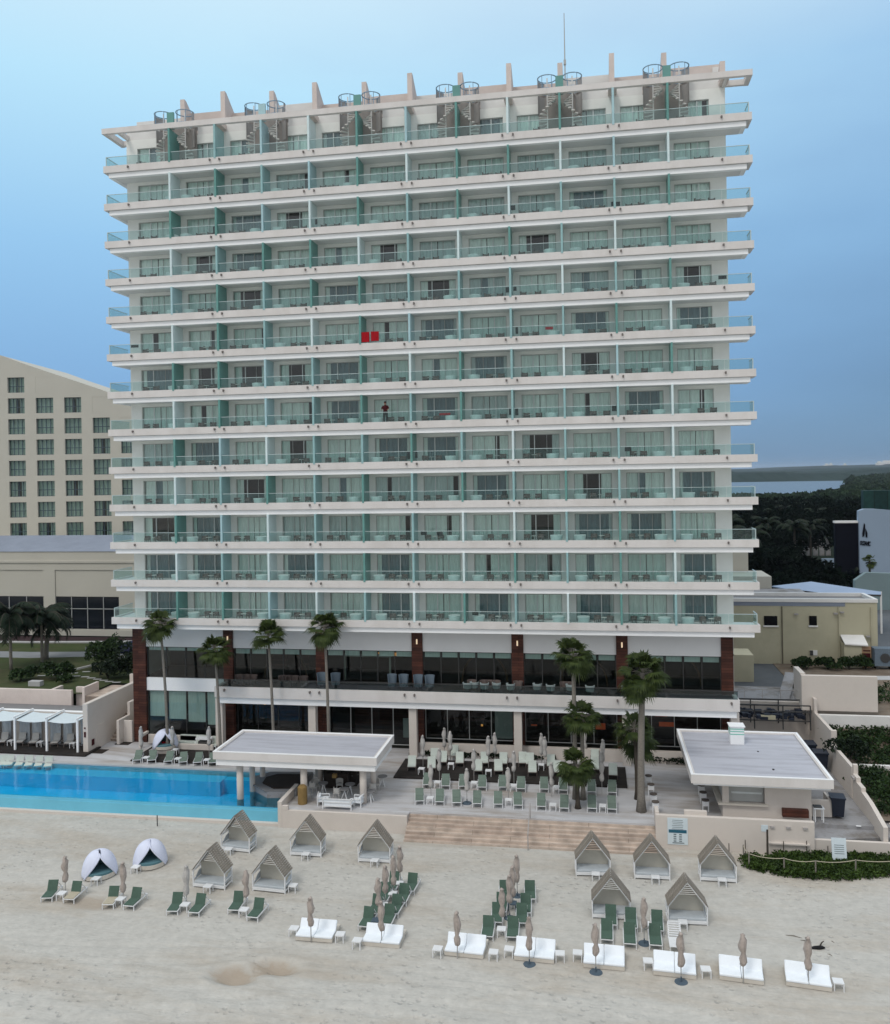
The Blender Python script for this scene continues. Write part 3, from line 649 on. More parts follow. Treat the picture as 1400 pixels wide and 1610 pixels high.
lamps([(28.6,6.3,3.4,.06,.9),(29.2,6.3,3.5,.06,.7),(31.2,6.3,3.4,.06,.8),(38.0,5.4,2.6,.25,.3),(12.5,6.1,2.9,.7,.3),(22.6,6.5,7.0,2.0,.10),(22.2,6.6,6.8,1.1,.08),(12.5,5,3.2,.15,.15),(40.0,5,3.6,.2,.08),(11.6,5,2.6,.15,.2),(14.6,5.2,3.4,1.6,.05),(19.6,5,3.1,.12,.12),(28.0,5.8,3.3,.05,.6),(36.2,5.2,3.7,.9,.05),(39.0,5.2,2.2,.2,.15),(44.6,5,3.4,.7,.06),(23.0,6.2,6.9,1.2,.22),(31.0,4.9,1.35,.15,.15)],M['lamp2'])  # amber lamps; wide bars in the upper bay added for a sunset-like reflection
lamps([(30.7,6.4,6.9,.35,.45),(30.8,6.4,7.4,.15,.15)],M['screen'],'wall_screen')
for a,b_ in WC[1:-1]:
    q=MB(); q.tube([((a+b_)/2,1.5,8.9),((a+b_)/2,1.5,9.3)],.06,8); part(q,'wall_sconce',M['sconce'])
# terrace slab with fascia, dark balustrade
s=MB(); s.box(9.3,51.2,-.2,.1,4.55,5.42); s.box(9.3,9.6,.1,1.55,4.55,5.42); s.box(50.9,51.2,.1,1.55,4.55,5.42); s.box(9.6,50.9,.1,2.4,4.6,5.3,1); s.box(9.5,51.0,.0,.3,4.02,4.53,1); s.box(9.5,9.8,.3,2.3,4.02,4.53,1); s.box(50.7,51.0,.3,2.3,4.02,4.53,1); s.box(9.8,50.7,.3,2.4,4.3,4.54,1)
to=part(s,'terrace_slab',[M['fascia'],M['strip']])
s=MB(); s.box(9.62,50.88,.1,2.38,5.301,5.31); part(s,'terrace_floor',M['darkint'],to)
q0=MB(); q0.tube([(0,0,0),(0,-.14,0)],.08,8); q0.tube([(0,-.12,.03),(0,-.12,-.14)],.06,8); q0=part(q0,'spotlight',M['spot'],to); q0.location=(17.6,-.2,5.2); 
for x in (18.4,25.5,26.3,33.7,34.5,42.2,43.0,50.6,10.2):
    c=q0.copy(); COL.objects.link(c); c.location=(x,-.2,5.2)
r=MB(); r.box(9.4,51.1,-.06,-.02,6.02,6.05); ro=part(r,'terrace_balustrade',M['frame_d'])
r=MB()
for i in range(24):
    a=9.4+41.7*i/24; r.quad((a+.01,-.04,5.42),(a+41.7/24-.01,-.04,5.42),(a+41.7/24-.01,-.04,6.02),(a+.01,-.04,6.02))
part(r,'glass_panel',M['gl_dark'],ro)
for x in (9.15,17.25,25.7,34.16,42.55,50.6):
    p=MB(); p.box(x,x+.62,.25,.85,0.004,4.3); part(p,'pillar',M['cream'])
w=MB(); w.box(26.35,50.6,1.15,1.5,.004,.92); w.box(10.2,17.4,1.15,1.5,.004,.30); part(w,'plinth_wall',M['cream'])
# ------------------------------------------------------------------ pool bar pavilion
def flatroof(x0,x1,y0,y1,zt,fh,lh,name,par,lower=True):
    f=MB(); t=.28
    f.box(x0,x1,y0,y0+t,zt-fh,zt); f.box(x0,x1,y1-t,y1,zt-fh,zt); f.box(x0,x0+t,y0+t,y1-t,zt-fh,zt); f.box(x1-t,x1,y0+t,y1-t,zt-fh,zt)
    fo=f.build('fascia',M['fascia'],par)
    g=MB(); g.box(x0+t,x1-t,y0+t,y1-t,zt-fh+.02,zt-.10); g.build('roof_membrane',M['roofg'],par)
    k=MB(); e=.01
    k.box(x0-e,x1+e,y0-e,y0+.16,zt+.001,zt+.045); k.box(x0-e,x1+e,y1-.16,y1+e,zt+.001,zt+.045); k.box(x0-e,x0+.16,y0+.16,y1-.16,zt+.001,zt+.045); k.box(x1-.16,x1+e,y0+.16,y1-.16,zt+.001,zt+.045); k.build('roof_edge',M['strip'],par)
    if lower:
        l=MB(); l.box(x0+.15,x1-.15,y0+.15,y1-.15,zt-fh-lh,zt-fh-.01); l.build('soffit',M['strip'],par)
b=empty('pool_bar',(19.8,-7.7,0),0,'open swim-up bar pavilion with flat white roof standing half in the pool','pavilion')
pb=MB(); 
flatroof(-5.95,5.95,-2.72,2.55,3.42,.52,.45,'x',b)
for x,y,zb in [(-4.3,-1.9,-1.5),(-4.0,-.4,-1.5),(-3.85,1.2,-1.5),(0.45,-1.9,0),(4.75,-1.9,0),(4.9,.3,0),(.5,1.6,0)]:
    c=MB(); c.tube([(x,y,zb),(x,y,2.5)],.24 if y<-1 else .2,18); c.build('column',M['cream'],b,smooth=True)
c=MB(); pts=[(-.35,-2.2),(-2.4,-2.5),(-4.0,-1.2),(-4.2,.3),(-3.4,1.3),(-.35,1.6)]
pts=[(p[0],p[1]+.9) for p in pts]
c.prism(pts,-1.5,.35,axis='z'); co=c.build('counter',M['concrete'],b)
c=MB(); c.prism([(p[0]*1.06,p[1]*1.02) for p in pts],.352,.43,axis='z'); c.build('counter_top',M['greyroof'],b)
c=MB(); c.prism([(p[0]*.75-.3,p[1]*.75) for p in pts],.432,.50,axis='z'); c.build('bar_well',M['darkint'],b)
c=MB(); c.box(.9,3.4,1.2,2.1,.0,1.9); c.box(1.2,2.9,.6,1.15,0,1.1); c.box(2.0,2.4,.4,.6,1.2,2.4); c.build('back_bar',M['darkint'],b)
c=MB(); c.cb(2.2,-.3,1.12,.3,.3,.25); c.build('beacon',M['ochre'],b)
c=MB(); c.box(.0,.75,1.9,2.0,.3,1.7); c.build('pale_board',M['frame'],b)
# ------------------------------------------------------------------ kiosk
b=empty('snack_kiosk',(50.85,-5.3,0),0,'square cream beach kiosk with wide flat grey roof and a striped chimney box','kiosk')
flatroof(-4.3,4.35,-5.05,4.95,3.15,.55,.14,'x',b)
c=MB(); c.box(-2.2,3.3,-3.75,3.6,0.002,.95); c.box(.45,3.3,-3.75,3.6,.95,2.4); c.box(-2.2,-1.8,-3.75,-3.4,.95,2.4); c.box(-2.2,.45,3.2,3.6,.95,2.4); c.build('wall',M['cream'],b)
c=MB(); c.box(-2.5,.6,-4.0,-3.76,.9,1.0); c.box(-2.5,-2.21,-3.76,3,.9,1.0); c.build('counter',M['bedbase'],b)
c=MB(); c.box(-1.75,.42,-3.4,-3.32,.98,2.4); c.box(-2.1,-2.04,-3.3,3.1,.98,2.4); hw=c.build('shutter',M['frame'],b)
c=MB(); c.box(-1.6,.3,-3.45,-3.41,1.5,1.62); c.build('shelf',M['frame_w'],b)
c=MB(); c.cb(-.35,2.4,3.06,.95,.9,1.25); c.cb(-.35,2.4,4.31,1.1,1.05,.06); ch=c.build('chimney',M['strip'],b)
c=MB()
for z in (3.75,3.95,4.12): c.cb(-.35,2.4,z,.97,.92,.07)
c.build('stripe',mat('mint_stripe',(.22,.55,.46),.6,.05,2),ch)
c=MB(); c.tube([(1.1,-3.2,3.03),(1.1,-3.2,3.12)],.07,8); c.tube([(.8,.5,3.03),(.8,.5,3.1)],.06,8); c.build('roof_drain',M['frame_d'],b)
o=wall('bench',[(53.0-.7,54.9-.2-.8,-9.45,-9.1,.35,.85)],M['wood'],'dark red-brown backrest of a bench against the kiosk front','bench')
# notice board on parapet
nb=empty('notice_board',(45.55,-11.515,-.18),0,'white notice board with a blue band and grey print on the beach parapet','sign')
c=MB(); c.box(-.62,.62,-.03,.01,-.72,.95); c.build('board',M['signw'],nb)
c=MB(); c.box(-.55,.55,-.04,-.031,.02,.22); c.build('band',M['signb'],nb)
c=MB()
for i,wd in enumerate([.45,.5,.42,.5,.46,.5]): c.box(-wd*.7,wd*.7,-.038,-.031,.80-i*.11,.83-i*.11)
for r_ in range(4):
    for q in range(2): c.cb(-.17+q*.34,-.035,-.12-r_*.14,.17,.008,.08)
c.box(-.33,.4,-.038,-.031,-.64,-.58); c.build('print',M['signg'],nb)
sg=empty('info_sign',(54.95,-12.3,-1.2),0,'small tilted white information panel standing in the beach vines','sign')
c=MB(); c.add([(-.42,-.1,.25),(.42,-.1,.25),(.42,.12,1.5),(-.42,.12,1.5),(-.42,-.06,.24),(.42,-.06,.24),(.42,.16,1.49),(-.42,.16,1.49)],[(0,1,2,3),(7,6,5,4),(0,4,5,1),(2,6,7,3),(1,5,6,2),(0,3,7,4)]); c.build('board',M['signw'],sg)
c=MB()
for i in range(5):
    z=.6+i*.12; y=-.1+.22*(z-.25)/1.25-.006; c.box(-.28,.28,y-.004,y,z,z+.035)
c.build('print',M['signg'],sg)
c=MB(); c.bar((-.3,.0,0),(-.3,.05,.6),.05); c.bar((.3,.0,0),(.3,.05,.6),.05); c.build('post',M['trunkd'],sg)
sg=empty('wall_notice',(50.8,-11.507,.45),0,'tiny pale notice fixed on the beach parapet near its lamp','sign')
c=MB(); c.box(-.2,.2,-.03,0,-.25,.15); c.build('board',M['signw'],sg)
for i,(x,lb) in enumerate([(51.25,'small grey lamp on the parapet beside the tiny notice'),(52.2,'grey lamp on the parapet above its ledge'),(53.2,'grey lamp on the parapet at its right end')]):
    q=MB(); q.cb(x,-11.56,.45,.26,.1,.12); tag(q.build('wall_lamp',M['spiral']),lb,'wall lamp','lamps on the beach parapet')
q=MB(); q.cb(52.2,-11.6,-.5,2.4,.2,.08); tag(q.build('wall_ledge',M['cream']),'thin cream ledge along the lower right part of the beach parapet','ledge')
# ------------------------------------------------------------------ left side: cabana wall, stairs, garden terrace
wall('cabana_wall',[(-40,-1.5,.3,.7,.14,2.75)],M['cream'],'long cream wall behind the poolside canopies','wall')
q=MB(); q.box(-40,-1.5,.7,2.9,2.4,2.62); q.box(-40,-1.5,.3,.7,2.752,2.80,1); tag(q.build('flat_roof',[M['greyroof'],M['strip']]),'long grey flat roof strip between the two pink left walls','roof')
wall('planter_wall',[(-40,-5.8,2.9,3.2,1.5,3.95),(-5.8,-4.7,3.6,3.9,1.5,4.1),(-4.75,-4.5,2.9,5.2,1.5,4.25),(-8.0,-7.7,3.2,4.6,3,3.96)],M['pink'],'long pink plaster retaining wall below the lawn on the left','wall')
wall('stair_wall',[(-1.65,-1.2,-1.9,6.2,0,4.12)],M['cream'],'tall cream side wall of the garden stair, with red notices on its end','wall')
wall('stair_wall',[(-.1,.15,.6,2.4,0,2.1),(-.1,.15,2.4,4.0,0,3.2),(.15,.95,1.3,1.5,0,1.9)],M['cream'],'stepped low cream wall beside the wooden tower pier','wall')
wall('garden_wall',[(-2.6,1.0,7.2,7.5,1,4.5)],M['cream'],'pale wall at the head of the garden stair with dark shrubs in front','wall')
s=MB()
for i in range(16): s.box(-1.2,-.1,1.5+i*.3,1.8+i*.3+(.02 if i<15 else 2),-.1,.2+i*.2)
tag(s.build('garden_steps',M['steps']),kind='structure')
s=MB(); s.box(-4.5,-1.65,3.0,7.2,1.5,3.45); tag(s.build('upper_landing',M['steps']),kind='structure')
for x,z,wd,h,mm in [(-1.45,2.05,.12,.13,'maroonc'),(-1.45,1.35,.16,.45,'maroonc')]:
    q=MB(); q.cb(x,-1.93,z,wd,.03,h); tag(q.build('red_notice',M[mm]),'small dark red notice on the end of the stair wall, '+('upper one' if z>2 else 'lower round one'),'sign')
q=MB(); q.cb(-1.18,-1.2,.5,.06,.35,.5); tag(q.build('fire_box',M['maroonc']),'red fire equipment box low on the side of the stair wall','fire box')
q=MB(); q.box(-1.22,-1.14,-.6,.6,0.02,2.0); tag(q.build('service_door',M['cream']),'cream service door in the side of the stair wall','door')
# canopies
def canopy(x0,x1,label):
    t=empty('pool_canopy',((x0+x1)/2,-1.2,.14),0,label,'canopy','white canopies along the left pool side')
    c=(x1-x0)/2
    q=MB()
    for k in range(8):
        a=-1+k*.25; b_=a+.25
        z=lambda u:2.62+.0*u-.12*(1-u*u)
        q.quad((c*a*.93,-.95,z(a)-.12),(c*b_*.93,-.95,z(b_)-.12),(c*b_*.93,1.35,z(b_)),(c*a*.93,1.35,z(a)))
    q.build('cloth_roof',M['signw'],t)
    q=MB(); q.box(c-.07,c+.07,-.95,-.8,0,2.75); q.build('post',M['strip'],t)
    q=MB(); q.bar((c,-.95,2.78),(c,1.6,2.78),.12); q.build('beam',M['strip'],t)
    q=MB()
    for a,b_ in ((-.95,-.35),(.25,.95)):
        n=10
        for k in range(n):
            u=c*(a+(b_-a)*k/n); v=c*(a+(b_-a)*(k+1)/n); y=lambda t_:1.2+.05*math.sin(t_*9)
            q.quad((u,y(u),.0),(v,y(v),.0),(v,y(v),2.5),(u,y(u),2.5))
    q.build('back_curtain',M['seatg'],t)
    return t
cx=[-13.6,-10.7,-7.79,-4.83,-2.0]
for i,(a,b_) in enumerate(zip(cx[:-1],cx[1:])): canopy(a+.03,b_-.03,'white fabric canopy with curtains over loungers, '+['leftmost, mostly out of view','second from the left picture edge','middle one, left of the last canopy','last one, next to the stair wall'][i])
# garden
gd=MB()
gd.quad((-60,3.2,GZ),(-4.75,3.2,GZ),(-4.75,5.2,GZ),(-60,5.2,GZ)); gd.quad((-60,5.2,GZ),(-4.4,5.2,GZ),(-4.4,7.3,GZ),(-60,7.3,GZ)); gd.quad((-60,7.3,GZ),(1.0,7.3,GZ),(1.0,29,GZ),(-60,29,GZ))
gd.quad((-60,5.2,1.5),(-4.4,5.2,1.5),(-4.4,5.2,GZ),(-60,5.2,GZ))
M['lawn']=mat('dull_green_lawn',(.036,.052,.014),.95,.25,.5,bump=.4,bscale=14,stain=.55,stcol=(.085,.065,.035),stscale=.4)
tag(gd.build('lawn',M['lawn']),kind='structure')
p=MB(); p.prism([(-60,21),(-60,17.5),(-20,17.0),(-11,18.8),(-6,22),(-9,22.4),(-13,21),(-22,20)],GZ+.002,GZ+.012,axis='z'); tag(p.build('garden_path',M['path']),kind='structure')
p=MB(); p.prism([(-60,29),(-60,25.2),(-26,25.2),(-16,26.2),(-8,28),(-2,29)],GZ+.004,GZ+.03,axis='z'); tag(p.build('paved_strip',M['maroon']),kind='structure')
p=MB(); p.prism([(-60,25.2),(-60,24.7),(-26,24.7),(-15,25.6),(-5,27.6),(-5,28.2),(-16,26.2),(-26,25.2)],GZ+.012,GZ+.16,axis='z'); tag(p.build('kerb',M['kerb']),kind='structure')
sp=[(-13.2,9.3),(-12.4,9.6),(-11.5,10.0),(-10.6,10.7),(-9.7,11.4),(-8.9,12.2),(-8.5,9.3),(-7.6,8.9),(-6.7,8.5),(-5.8,8.1),(-5.0,7.7),(-9.6,9.5),(-4.1,7.5)]
for i,(x,y) in enumerate(sp):
    q=MB(); q.cb(0,0,0,.75,.28,.03); o=q.build('stepping_stone',M['kerb']); o.location=(x,y,GZ+.012); o.rotation_euler=(0,0,.2); tag(o,'pale stepping stone set in the lawn','stepping stone','stepping stones across the lawn')
for i,(x,y,lb) in enumerate([(-15.0,19.9,'white bollard by the grey garden path, nearer the palms'),(-12.6,22.8,'white bollard on the lawn strip beyond the grey path')]):
    q=MB(); q.tube([(x,y,GZ),(x,y,GZ+.62)],.16,12); q.tube([(x,y,GZ+.62),(x,y,GZ+.7)],[.2,.16],12); tag(q.build('bollard',M['kerb']),lb,'bollard','white garden bollards')
q=MB(); q.box(-7.6,-6.2,19.2,19.6,GZ,GZ+1.9); tag(q.build('garden_pillar',M['concrete']),'pale grey block pillar behind the navy umbrella','pillar')
q=MB(); q.bar((-11.3,11,GZ+.15),(-6.3,17,GZ+.9),.25,.16); tag(q.build('handrail_wall',M['kerb']),'sloping pale handrail wall rising behind the dark shrubs','railing')
q=MB(); q.box(-11.8,-10.6,5.3,5.9,GZ,GZ+.45); tag(q.build('garden_bench',M['kerb']),'pale stone bench among the shrubs at the lower left','bench')
# navy umbrella
t=empty('garden_umbrella',(-5.6,13,GZ),0,'domed navy blue umbrella over the dark shrubs beside the tower','umbrella')
q=MB(); pr=[(1.5*math.cos(a),1.9+.95*math.sin(a)) for a in np.linspace(0,math.pi/2,6)]
q.tube([(0,0,z) for r_,z in pr],[max(r_,.02) for r_,z in pr],14); q.build('canopy',M['bluedome'],t,smooth=True)
q=MB(); q.tube([(0,0,0),(0,0,2.0)],.04,6); q.build('pole',M['pole'],t)
# ------------------------------------------------------------------ left annexe and gabled hotel
PB=empty('podium_building',(-30,32,0),0,'long low beige annexe with recessed panels and a band of dark windows','building')
def pp(mb,n,m,par): 
    o=mb.build(n,m); o.parent=par; o.location=-Vector(par.location) if par.parent is None else (0,0,0); return o
w=MB(); w.box(-70,-.5,30.3,45,GZ,14.0); 
for a,b_ in [(-70,-62),(-51,-49.5),(-38.5,-36.9),(-27.2,-25.6),(-17.0,-14.8),(-8,-.5)]: w.box(a,b_,30.0,30.12,4.35,11.70)
w.box(-70,-.5,29.8,30.3,GZ,4.35); w.box(-70,-.5,30.0,30.3,11.7,14.01); w.box(-70,-.5,30.12,30.3,8.4,11.69); w.box(-70,-.5,29.86,30.0,12.6,12.85)
pp(w,'wall',M['beige'],PB)
q=MB(); q.add([(-70,29.9,14.0),(-.5,29.9,14.0),(-.5,36,15.6),(-70,36,15.6),(-70,36,14),(-.5,36,14)],[(0,1,2,3),(3,2,5,4),(0,3,4),(1,5,2)]); pp(q,'sloping_roof',M['bluegreyroof'],PB)
for a,b_ in [(-62,-51),(-49.5,-38.5),(-36.9,-27.2),(-25.6,-17.0),(-14.8,-12)]:
    q=MB(); q.quad((a,30.2,4.4),(b_,30.2,4.4),(b_,30.2,8.35),(a,30.2,8.35)); fo=pp(q,'window',mat('night_glass',(.006,.009,.016),.1,.1,1,spec=.4),PB)
    q=MB(); n=4
    for i in range(n+1): x=a+(b_-a)*i/n; q.box(x-.035,x+.035,30.1,30.19,4.4,8.35)
    q.box(a,b_,30.1,30.185,6.85,6.92); o=q.build('frame',M['frame']); o.parent=fo
# gabled hotel, facade square to our view
GH=empty('gabled_hotel',(-43.5,44.5,3.6),.1708,'big beige hotel with a curved gable roofline and rows of square windows, far left','hotel')
# local coords: x to the right along facade, z up from 0; x0 = left picture edge
xw=lambda px:(px)*125/1362.16
def zz(px,py): return (749.3-py)*125/1362.16+22.75-3.6+ (700-px)*.01746*125/1362.16
gp=[(-30,44),(-6,zz(-60,555)+.6),(0,zz(0,562)),(3.8,zz(42,577)),(8.7,zz(95,595)),(13.6,zz(148,613)),(18.5,zz(200,632)),(26,zz(280,655)),(34,zz(370,672)),(34,0),(-30,0)]
wins=[]
f3=lambda i:597+i*32.75
w=MB(); 
# wall as a grid with real window recesses: piers and bands in front of a recessed back plane
cols_=[(11-88,37-88),(11-44,37-44),(11,37.5),(55,82.5),(99.5,126.5),(144,171),(188,215),(232,259)]
xs_=[(xw(a),xw(b_)) for a,b_ in cols_]
hz=[(zz(24,597+32.75*i+24),zz(24,597+32.75*i)) for i in range(8)]
gl=[q_ for q_ in gp if q_[1]>0]
def gx(z):      # how far right the wall still stands at height z
    for (x0,z0),(x1,z1) in zip(gl[1:-1],gl[2:]):
        if z1<=z<=z0 and z0>z1: return x0+(x1-x0)*(z0-z)/(z0-z1)
    return 34 if z<gl[-1][1] else gl[1][0]
def band(xa,za,zc):
    xr=min(34,gx(zc)); 
    if xr>xa: w.box(xa,xr,0,.5,za,zc)
    x2=min(34,gx(za))
    if x2>xr: w.prism([(xr,za),(x2,za),(xr,zc)],0,.5)
zb=0
for (z0,z1) in reversed(hz):
    band(-30,zb,z0)
    px=-30; lim=gx(z1)
    for a,c in xs_:
        if c<lim: w.box(px,a,0,.5,z0,z1); px=c
    band(px,z0,z1); zb=z1
pts=[(x,z) for x,z in gl if z>zb]; w.prism([(-30,zb)]+pts+[(gx(zb),zb)],0,.5)
w.prism(gp,.9,22)
o=w.build('wall',M['beige'],GH)
top=[7,7,0,1,1,2,3,3]
for ci,(a,c) in enumerate(xs_):
    for i,(z0,z1) in enumerate(hz):
        if c>=gx(z1): continue
        if i<top[ci] :
            if i>=0: 
                q=MB(); q.box(a-.01,c+.01,.02,.5,z0-.01,z1+.01); q.build('wall_panel',M['beige'],GH)
            continue
        if ci<1 or ci>6: 
            q=MB(); q.box(a-.01,c+.01,.02,.5,z0-.01,z1+.01); q.build('wall_panel',M['beige'],GH); continue
        q=MB(); q.box(a,c,.40,.46,z0,z0+.06); q.box(a,c,.40,.46,z1-.06,z1-.002); q.box(a,c,.36,.44,z0+.88,z0+.97)
        for u in (0,.25,.5,.75,1): x=a+(c-a)*u; q.box(max(a,x-.045),min(c,x+.045),.39,.45,z0+.06,z1-.06)
        fo=q.build('window',M['darkbase'],GH)
        q=MB(); q.quad((a,.47,z0),(c,.47,z0),(c,.47,z1),(a,.47,z1)); q.build('pane',M['gl_ann'],fo)
        q=MB(); openw=random.random()<.3; n=16
        for k in range(n):
            if openw and 6<=k<=9: continue
            u=a+(c-a)*k/n; v=a+(c-a)*(k+1)/n; yy=lambda j:.62+.05*(j%2)
            q.quad((u,yy(k),z0),(v,yy(k+1),z0),(v,yy(k+1),z1),(u,yy(k),z1))
        q.build('curtain',M['curtain'],fo)
q=MB()
q.box(-29,33,.86,.898,2,31); q.build('dark_room',M['room'],GH)
# ------------------------------------------------------------------ right side service yard and buildings
wall('yard_wall',[(57.9,58.15,1.2,6.0,-.1,3.0),(57.9,58.15,6.0,9.5,-.1,4.1),(57.9,58.3,.9,1.2,-.1,3.05),(57.85,58.1,-4.4,.9,-.1,2.1),(57.9,58.2,-4.7,-4.4,-.1,2.35)],M['cream'],'tall cream yard wall stepping down beside the kiosk roof','wall')
q=MB(); q.prism([(-4.7,-.1),(-4.7,1.75),(-5.5,1.75),(-5.5,1.45),(-6.6,1.45),(-6.6,1.2),(-8.2,1.1),(-11,.6),(-11,-.4)],0,.28,axis='x'); o=q.build('yard_wall',M['cream']); o.location=(57.85,0,0); o.rotation_euler=(0,0,.0); tag(o,'lower cream garden wall descending in steps towards the beach','wall')
wall('terrace_wall',[(58.15,90,5.6,5.9,1.2,2.95),(58.15,90,-.5,-.2,0,1.0)],M['white'],'pale cross wall between the two green terraces on the right','wall')
wall('block_wall',[(57.1,62.9,4.6+2,5.0+2,3.0,5.85),(57.1,57.5,5.0+2,9.5,3,5.95)],M['cream'],'big rectangular cream wall panel above the planted terraces','wall')
s=MB(); s.quad((58.15,-8.6,.1),(90,-8.6,.1),(90,-.2,.7),(58.15,-.2,.7)); s.quad((58.15,-.2,.7),(90,-.2,.7),(90,5.6,1.9),(58.15,5.6,1.9)); s.quad((58.15,5.9,2.7),(90,5.9,2.7),(90,14,3.0),(58.15,14,3.0)); s.box(58.2,90,14,26,1,3.05)
structure(s,'terrace_ground',M['dirt'])
s=MB(); s.box(51.2,90,14.02,90,1.0,3.0); structure(s,'service_road',M['asphalt'])
s=MB(); s.prism([(60,18.5),(70,19.5),(90,21),(90,20),(70,18),(60,17)],3.06,3.1,axis='z'); structure(s,'pavement',M['kerb'])
# walled service yard with rack and bins
wall('back_wall',[(51.2,57.9,7.6,7.9,-.1,3.4),(51.25,54.8,3.0,3.2,0,.9)],M['cream'],'shaded cream wall at the back of the service yard','wall')
wall('upper_block',[(51.6,55.0,16.0,19,2.8,5.5)],M['yellow'],'plain pale yellow block between the tower and the big yellow building','wall')
q=MB(); q.box(51.2,57.6,8.0,12.5,3.3,3.45); q.bar((56,8.2,3.4),(57.6,13,4.6),.9,.1); tag(q.build('roof_walkway',M['concrete']),'grey roof walkway behind the dark pipe rack','walkway')
q=MB()
for x in np.linspace(51.4,57.2,5): q.bar((x,8.1,3.45),(x,8.1,4.25),.04)
q.bar((51.3,8.1,4.25),(57.2,8.1,4.25),.05); tag(q.build('guard_rail',M['spiral']),'thin guard rail along the grey roof walkway','railing')
rk=empty('pipe_rack',(54.4,6.4,2.4),0,'dark steel rack crowded with pipes and crates in the service yard','rack')
q=MB()
for y in (-.9,.9):
    for z in (0,.75,1.25): q.bar((-3.1,y,z),(3.1,y,z),.09)
for x in (-3.1,-1.2,1,3.1):
    for y in (-.9,.9): q.bar((x,y,-.7),(x,y,1.25),.09)
q.build('frame',M['frame_d'],rk)
q=MB()
for i in range(70):
    x=random.uniform(-2.9,2.7); z=random.choice([.05,.1,.3]); q.cb(x,random.uniform(-.7,.7),z,random.uniform(.15,.6),random.uniform(.2,.6),random.uniform(.1,.35))
q.build('crate',M['bin'],rk)
q=MB(); q.cb(-.2,-.7,.05,1.3,.3,.3); q.build('tray',M['yellow'],rk)
def bin_(x,y,z,label,s=1,grp=None):
    t=empty('waste_bin',(x,y,z),random.uniform(-.1,.1),label,'bin',grp); t.scale=(s,s,s)
    q=MB(); q.add([(-.27,-.3,.08),(.27,-.3,.08),(.27,.3,.08),(-.27,.3,.08),(-.34,-.38,1.0),(.34,-.38,1.0),(.34,.38,1.0),(-.34,.38,1.0)],[(0,3,2,1),(4,5,6,7),(0,1,5,4),(1,2,6,5),(2,3,7,6),(3,0,4,7)]); q.build('body',M['bin'],t)
    q=MB(); q.cb(0,0,1.001,.74,.84,.07); q.build('lid',M['bin'],t)
for i,(x,lb) in enumerate([(52.3,'leftmost'),(53.1,'second'),(54.0,'third'),(54.75,'rightmost')]): bin_(x,4.2,0,lb+' navy bin in the row behind the striped chimney',1,'navy bins in the service yard')
bin_(56.6,2.6,0,'big navy bin right of the kiosk roof edge, near the yard wall',1.5); bin_(57.1,.9,0,'navy bin by the yard wall, nearest the kiosk roof edge',1.4)
bin_(56.0,-7.9,0,'large dark navy bin beside the low cream box wall',1.25)
wall('box_wall',[(54.2,55.6,-8.2,-8.0,0,1.1),(54.2,54.35,-8.0,-6.6,0,1.1),(55.45,55.6,-8.0,-6.6,0,1.1)],M['cream'],'low cream box enclosure beside the kiosk','wall')
t=empty('side_cart',(54.6,-8.9,0),0,'small white stand with a dark top between kiosk and cream box wall','stand')
q=MB(); 
for a in (-.25,.25):
    for b_ in (-.2,.2): q.cb(a,b_,0,.06,.06,.85)
q.cb(0,0,.85,.65,.55,.05); q.build('stand',M['metalw'],t); q=MB(); q.cb(-.05,.05,.901,.5,.4,.07); q.build('top',M['frame_d'],t)
q=MB(); q.cb(50.4+6.5,-9.3,-.05,.3,.12,.02); tag(q.build('litter_scrap',M['strip']),'tiny white scrap lying on the service path','litter')
q=MB(); q.cb(58.05-.25,-5.1,1.55,.22,.5,.12); tag(q.build('wall_light',M['spiral']),'grey light fitting near the top of the stepped garden wall','wall lamp')
# big yellow building
YBD=empty('yellow_building',(62,24,3),0,'large pale yellow flat-roofed building right of the tower','building')
def yl(px,py,Y=24):
    dx=(px-700)/1362.16; dy=(749.3-py)/1362.16; c,s_=math.cos(.01746),math.sin(.01746)
    u=c*dx+s_*dy; v=-s_*dx+c*dy; yaw=.170843
    f_=Vector((-math.sin(yaw),math.cos(yaw),0)); r_=Vector((math.cos(yaw),math.sin(yaw),0)); d_=f_+r_*u+Vector((0,0,v))
    P=CAMLOC+d_*((Y-CAMLOC.y)/d_.y); return P.x,P.z
x1=yl(1381,1000)[0]; zt=yl(1280,945)[1]
w=MB(); w.box(50,x1,24,28.5,2.9,zt-.35); pp(w,'wall',M['yellow'],YBD)
w=MB(); w.box(50.31,x1-.31,24.26,28.19,zt-.348,zt-.33); pp(w,'roof',M['greyroof'],YBD)
w=MB(); w.box(50,x1+.05,23.9,24.25,zt-.349,zt); w.box(x1-.3,x1+.05,24.25,28.2,zt-.349,zt); w.box(50,50.3,24.25,28.2,zt-.349,zt); w.box(50,x1,28.2,28.5,zt-.349,zt); pp(w,'parapet',M['white'],YBD)
w=MB(); w.box(51,x1-3,23.96,23.995,zt-.75,zt-.36); pp(w,'grey_band',M['bluegreyroof'],YBD)
for a,b_,c,d_ in [(1202,972,1223,987),(1273,972,1285,987)]:
    p_=yl(a,b_); r_=yl(c,d_); q=MB(); q.box(p_[0],r_[0],23.9,23.99,r_[1],p_[1]); wo=pp(q,'window',M['void'],YBD)
    q=MB(); q.box(p_[0]-.1,r_[0]+.1,23.85,23.99,r_[1]-.15,r_[1]-.001); o=q.build('sill',M['white']); o.parent=wo
p_=yl(1274,1026); r_=yl(1286,1034); q=MB(); q.box(p_[0],r_[0],23.9,23.99,r_[1],p_[1]); pp(q,'vent_box',M['white'],YBD)
q=MB(); q.box(p_[0],p_[0]+.3,23.86,23.899,r_[1],p_[1]); pp(q,'vent_grille',M['frame_d'],YBD)
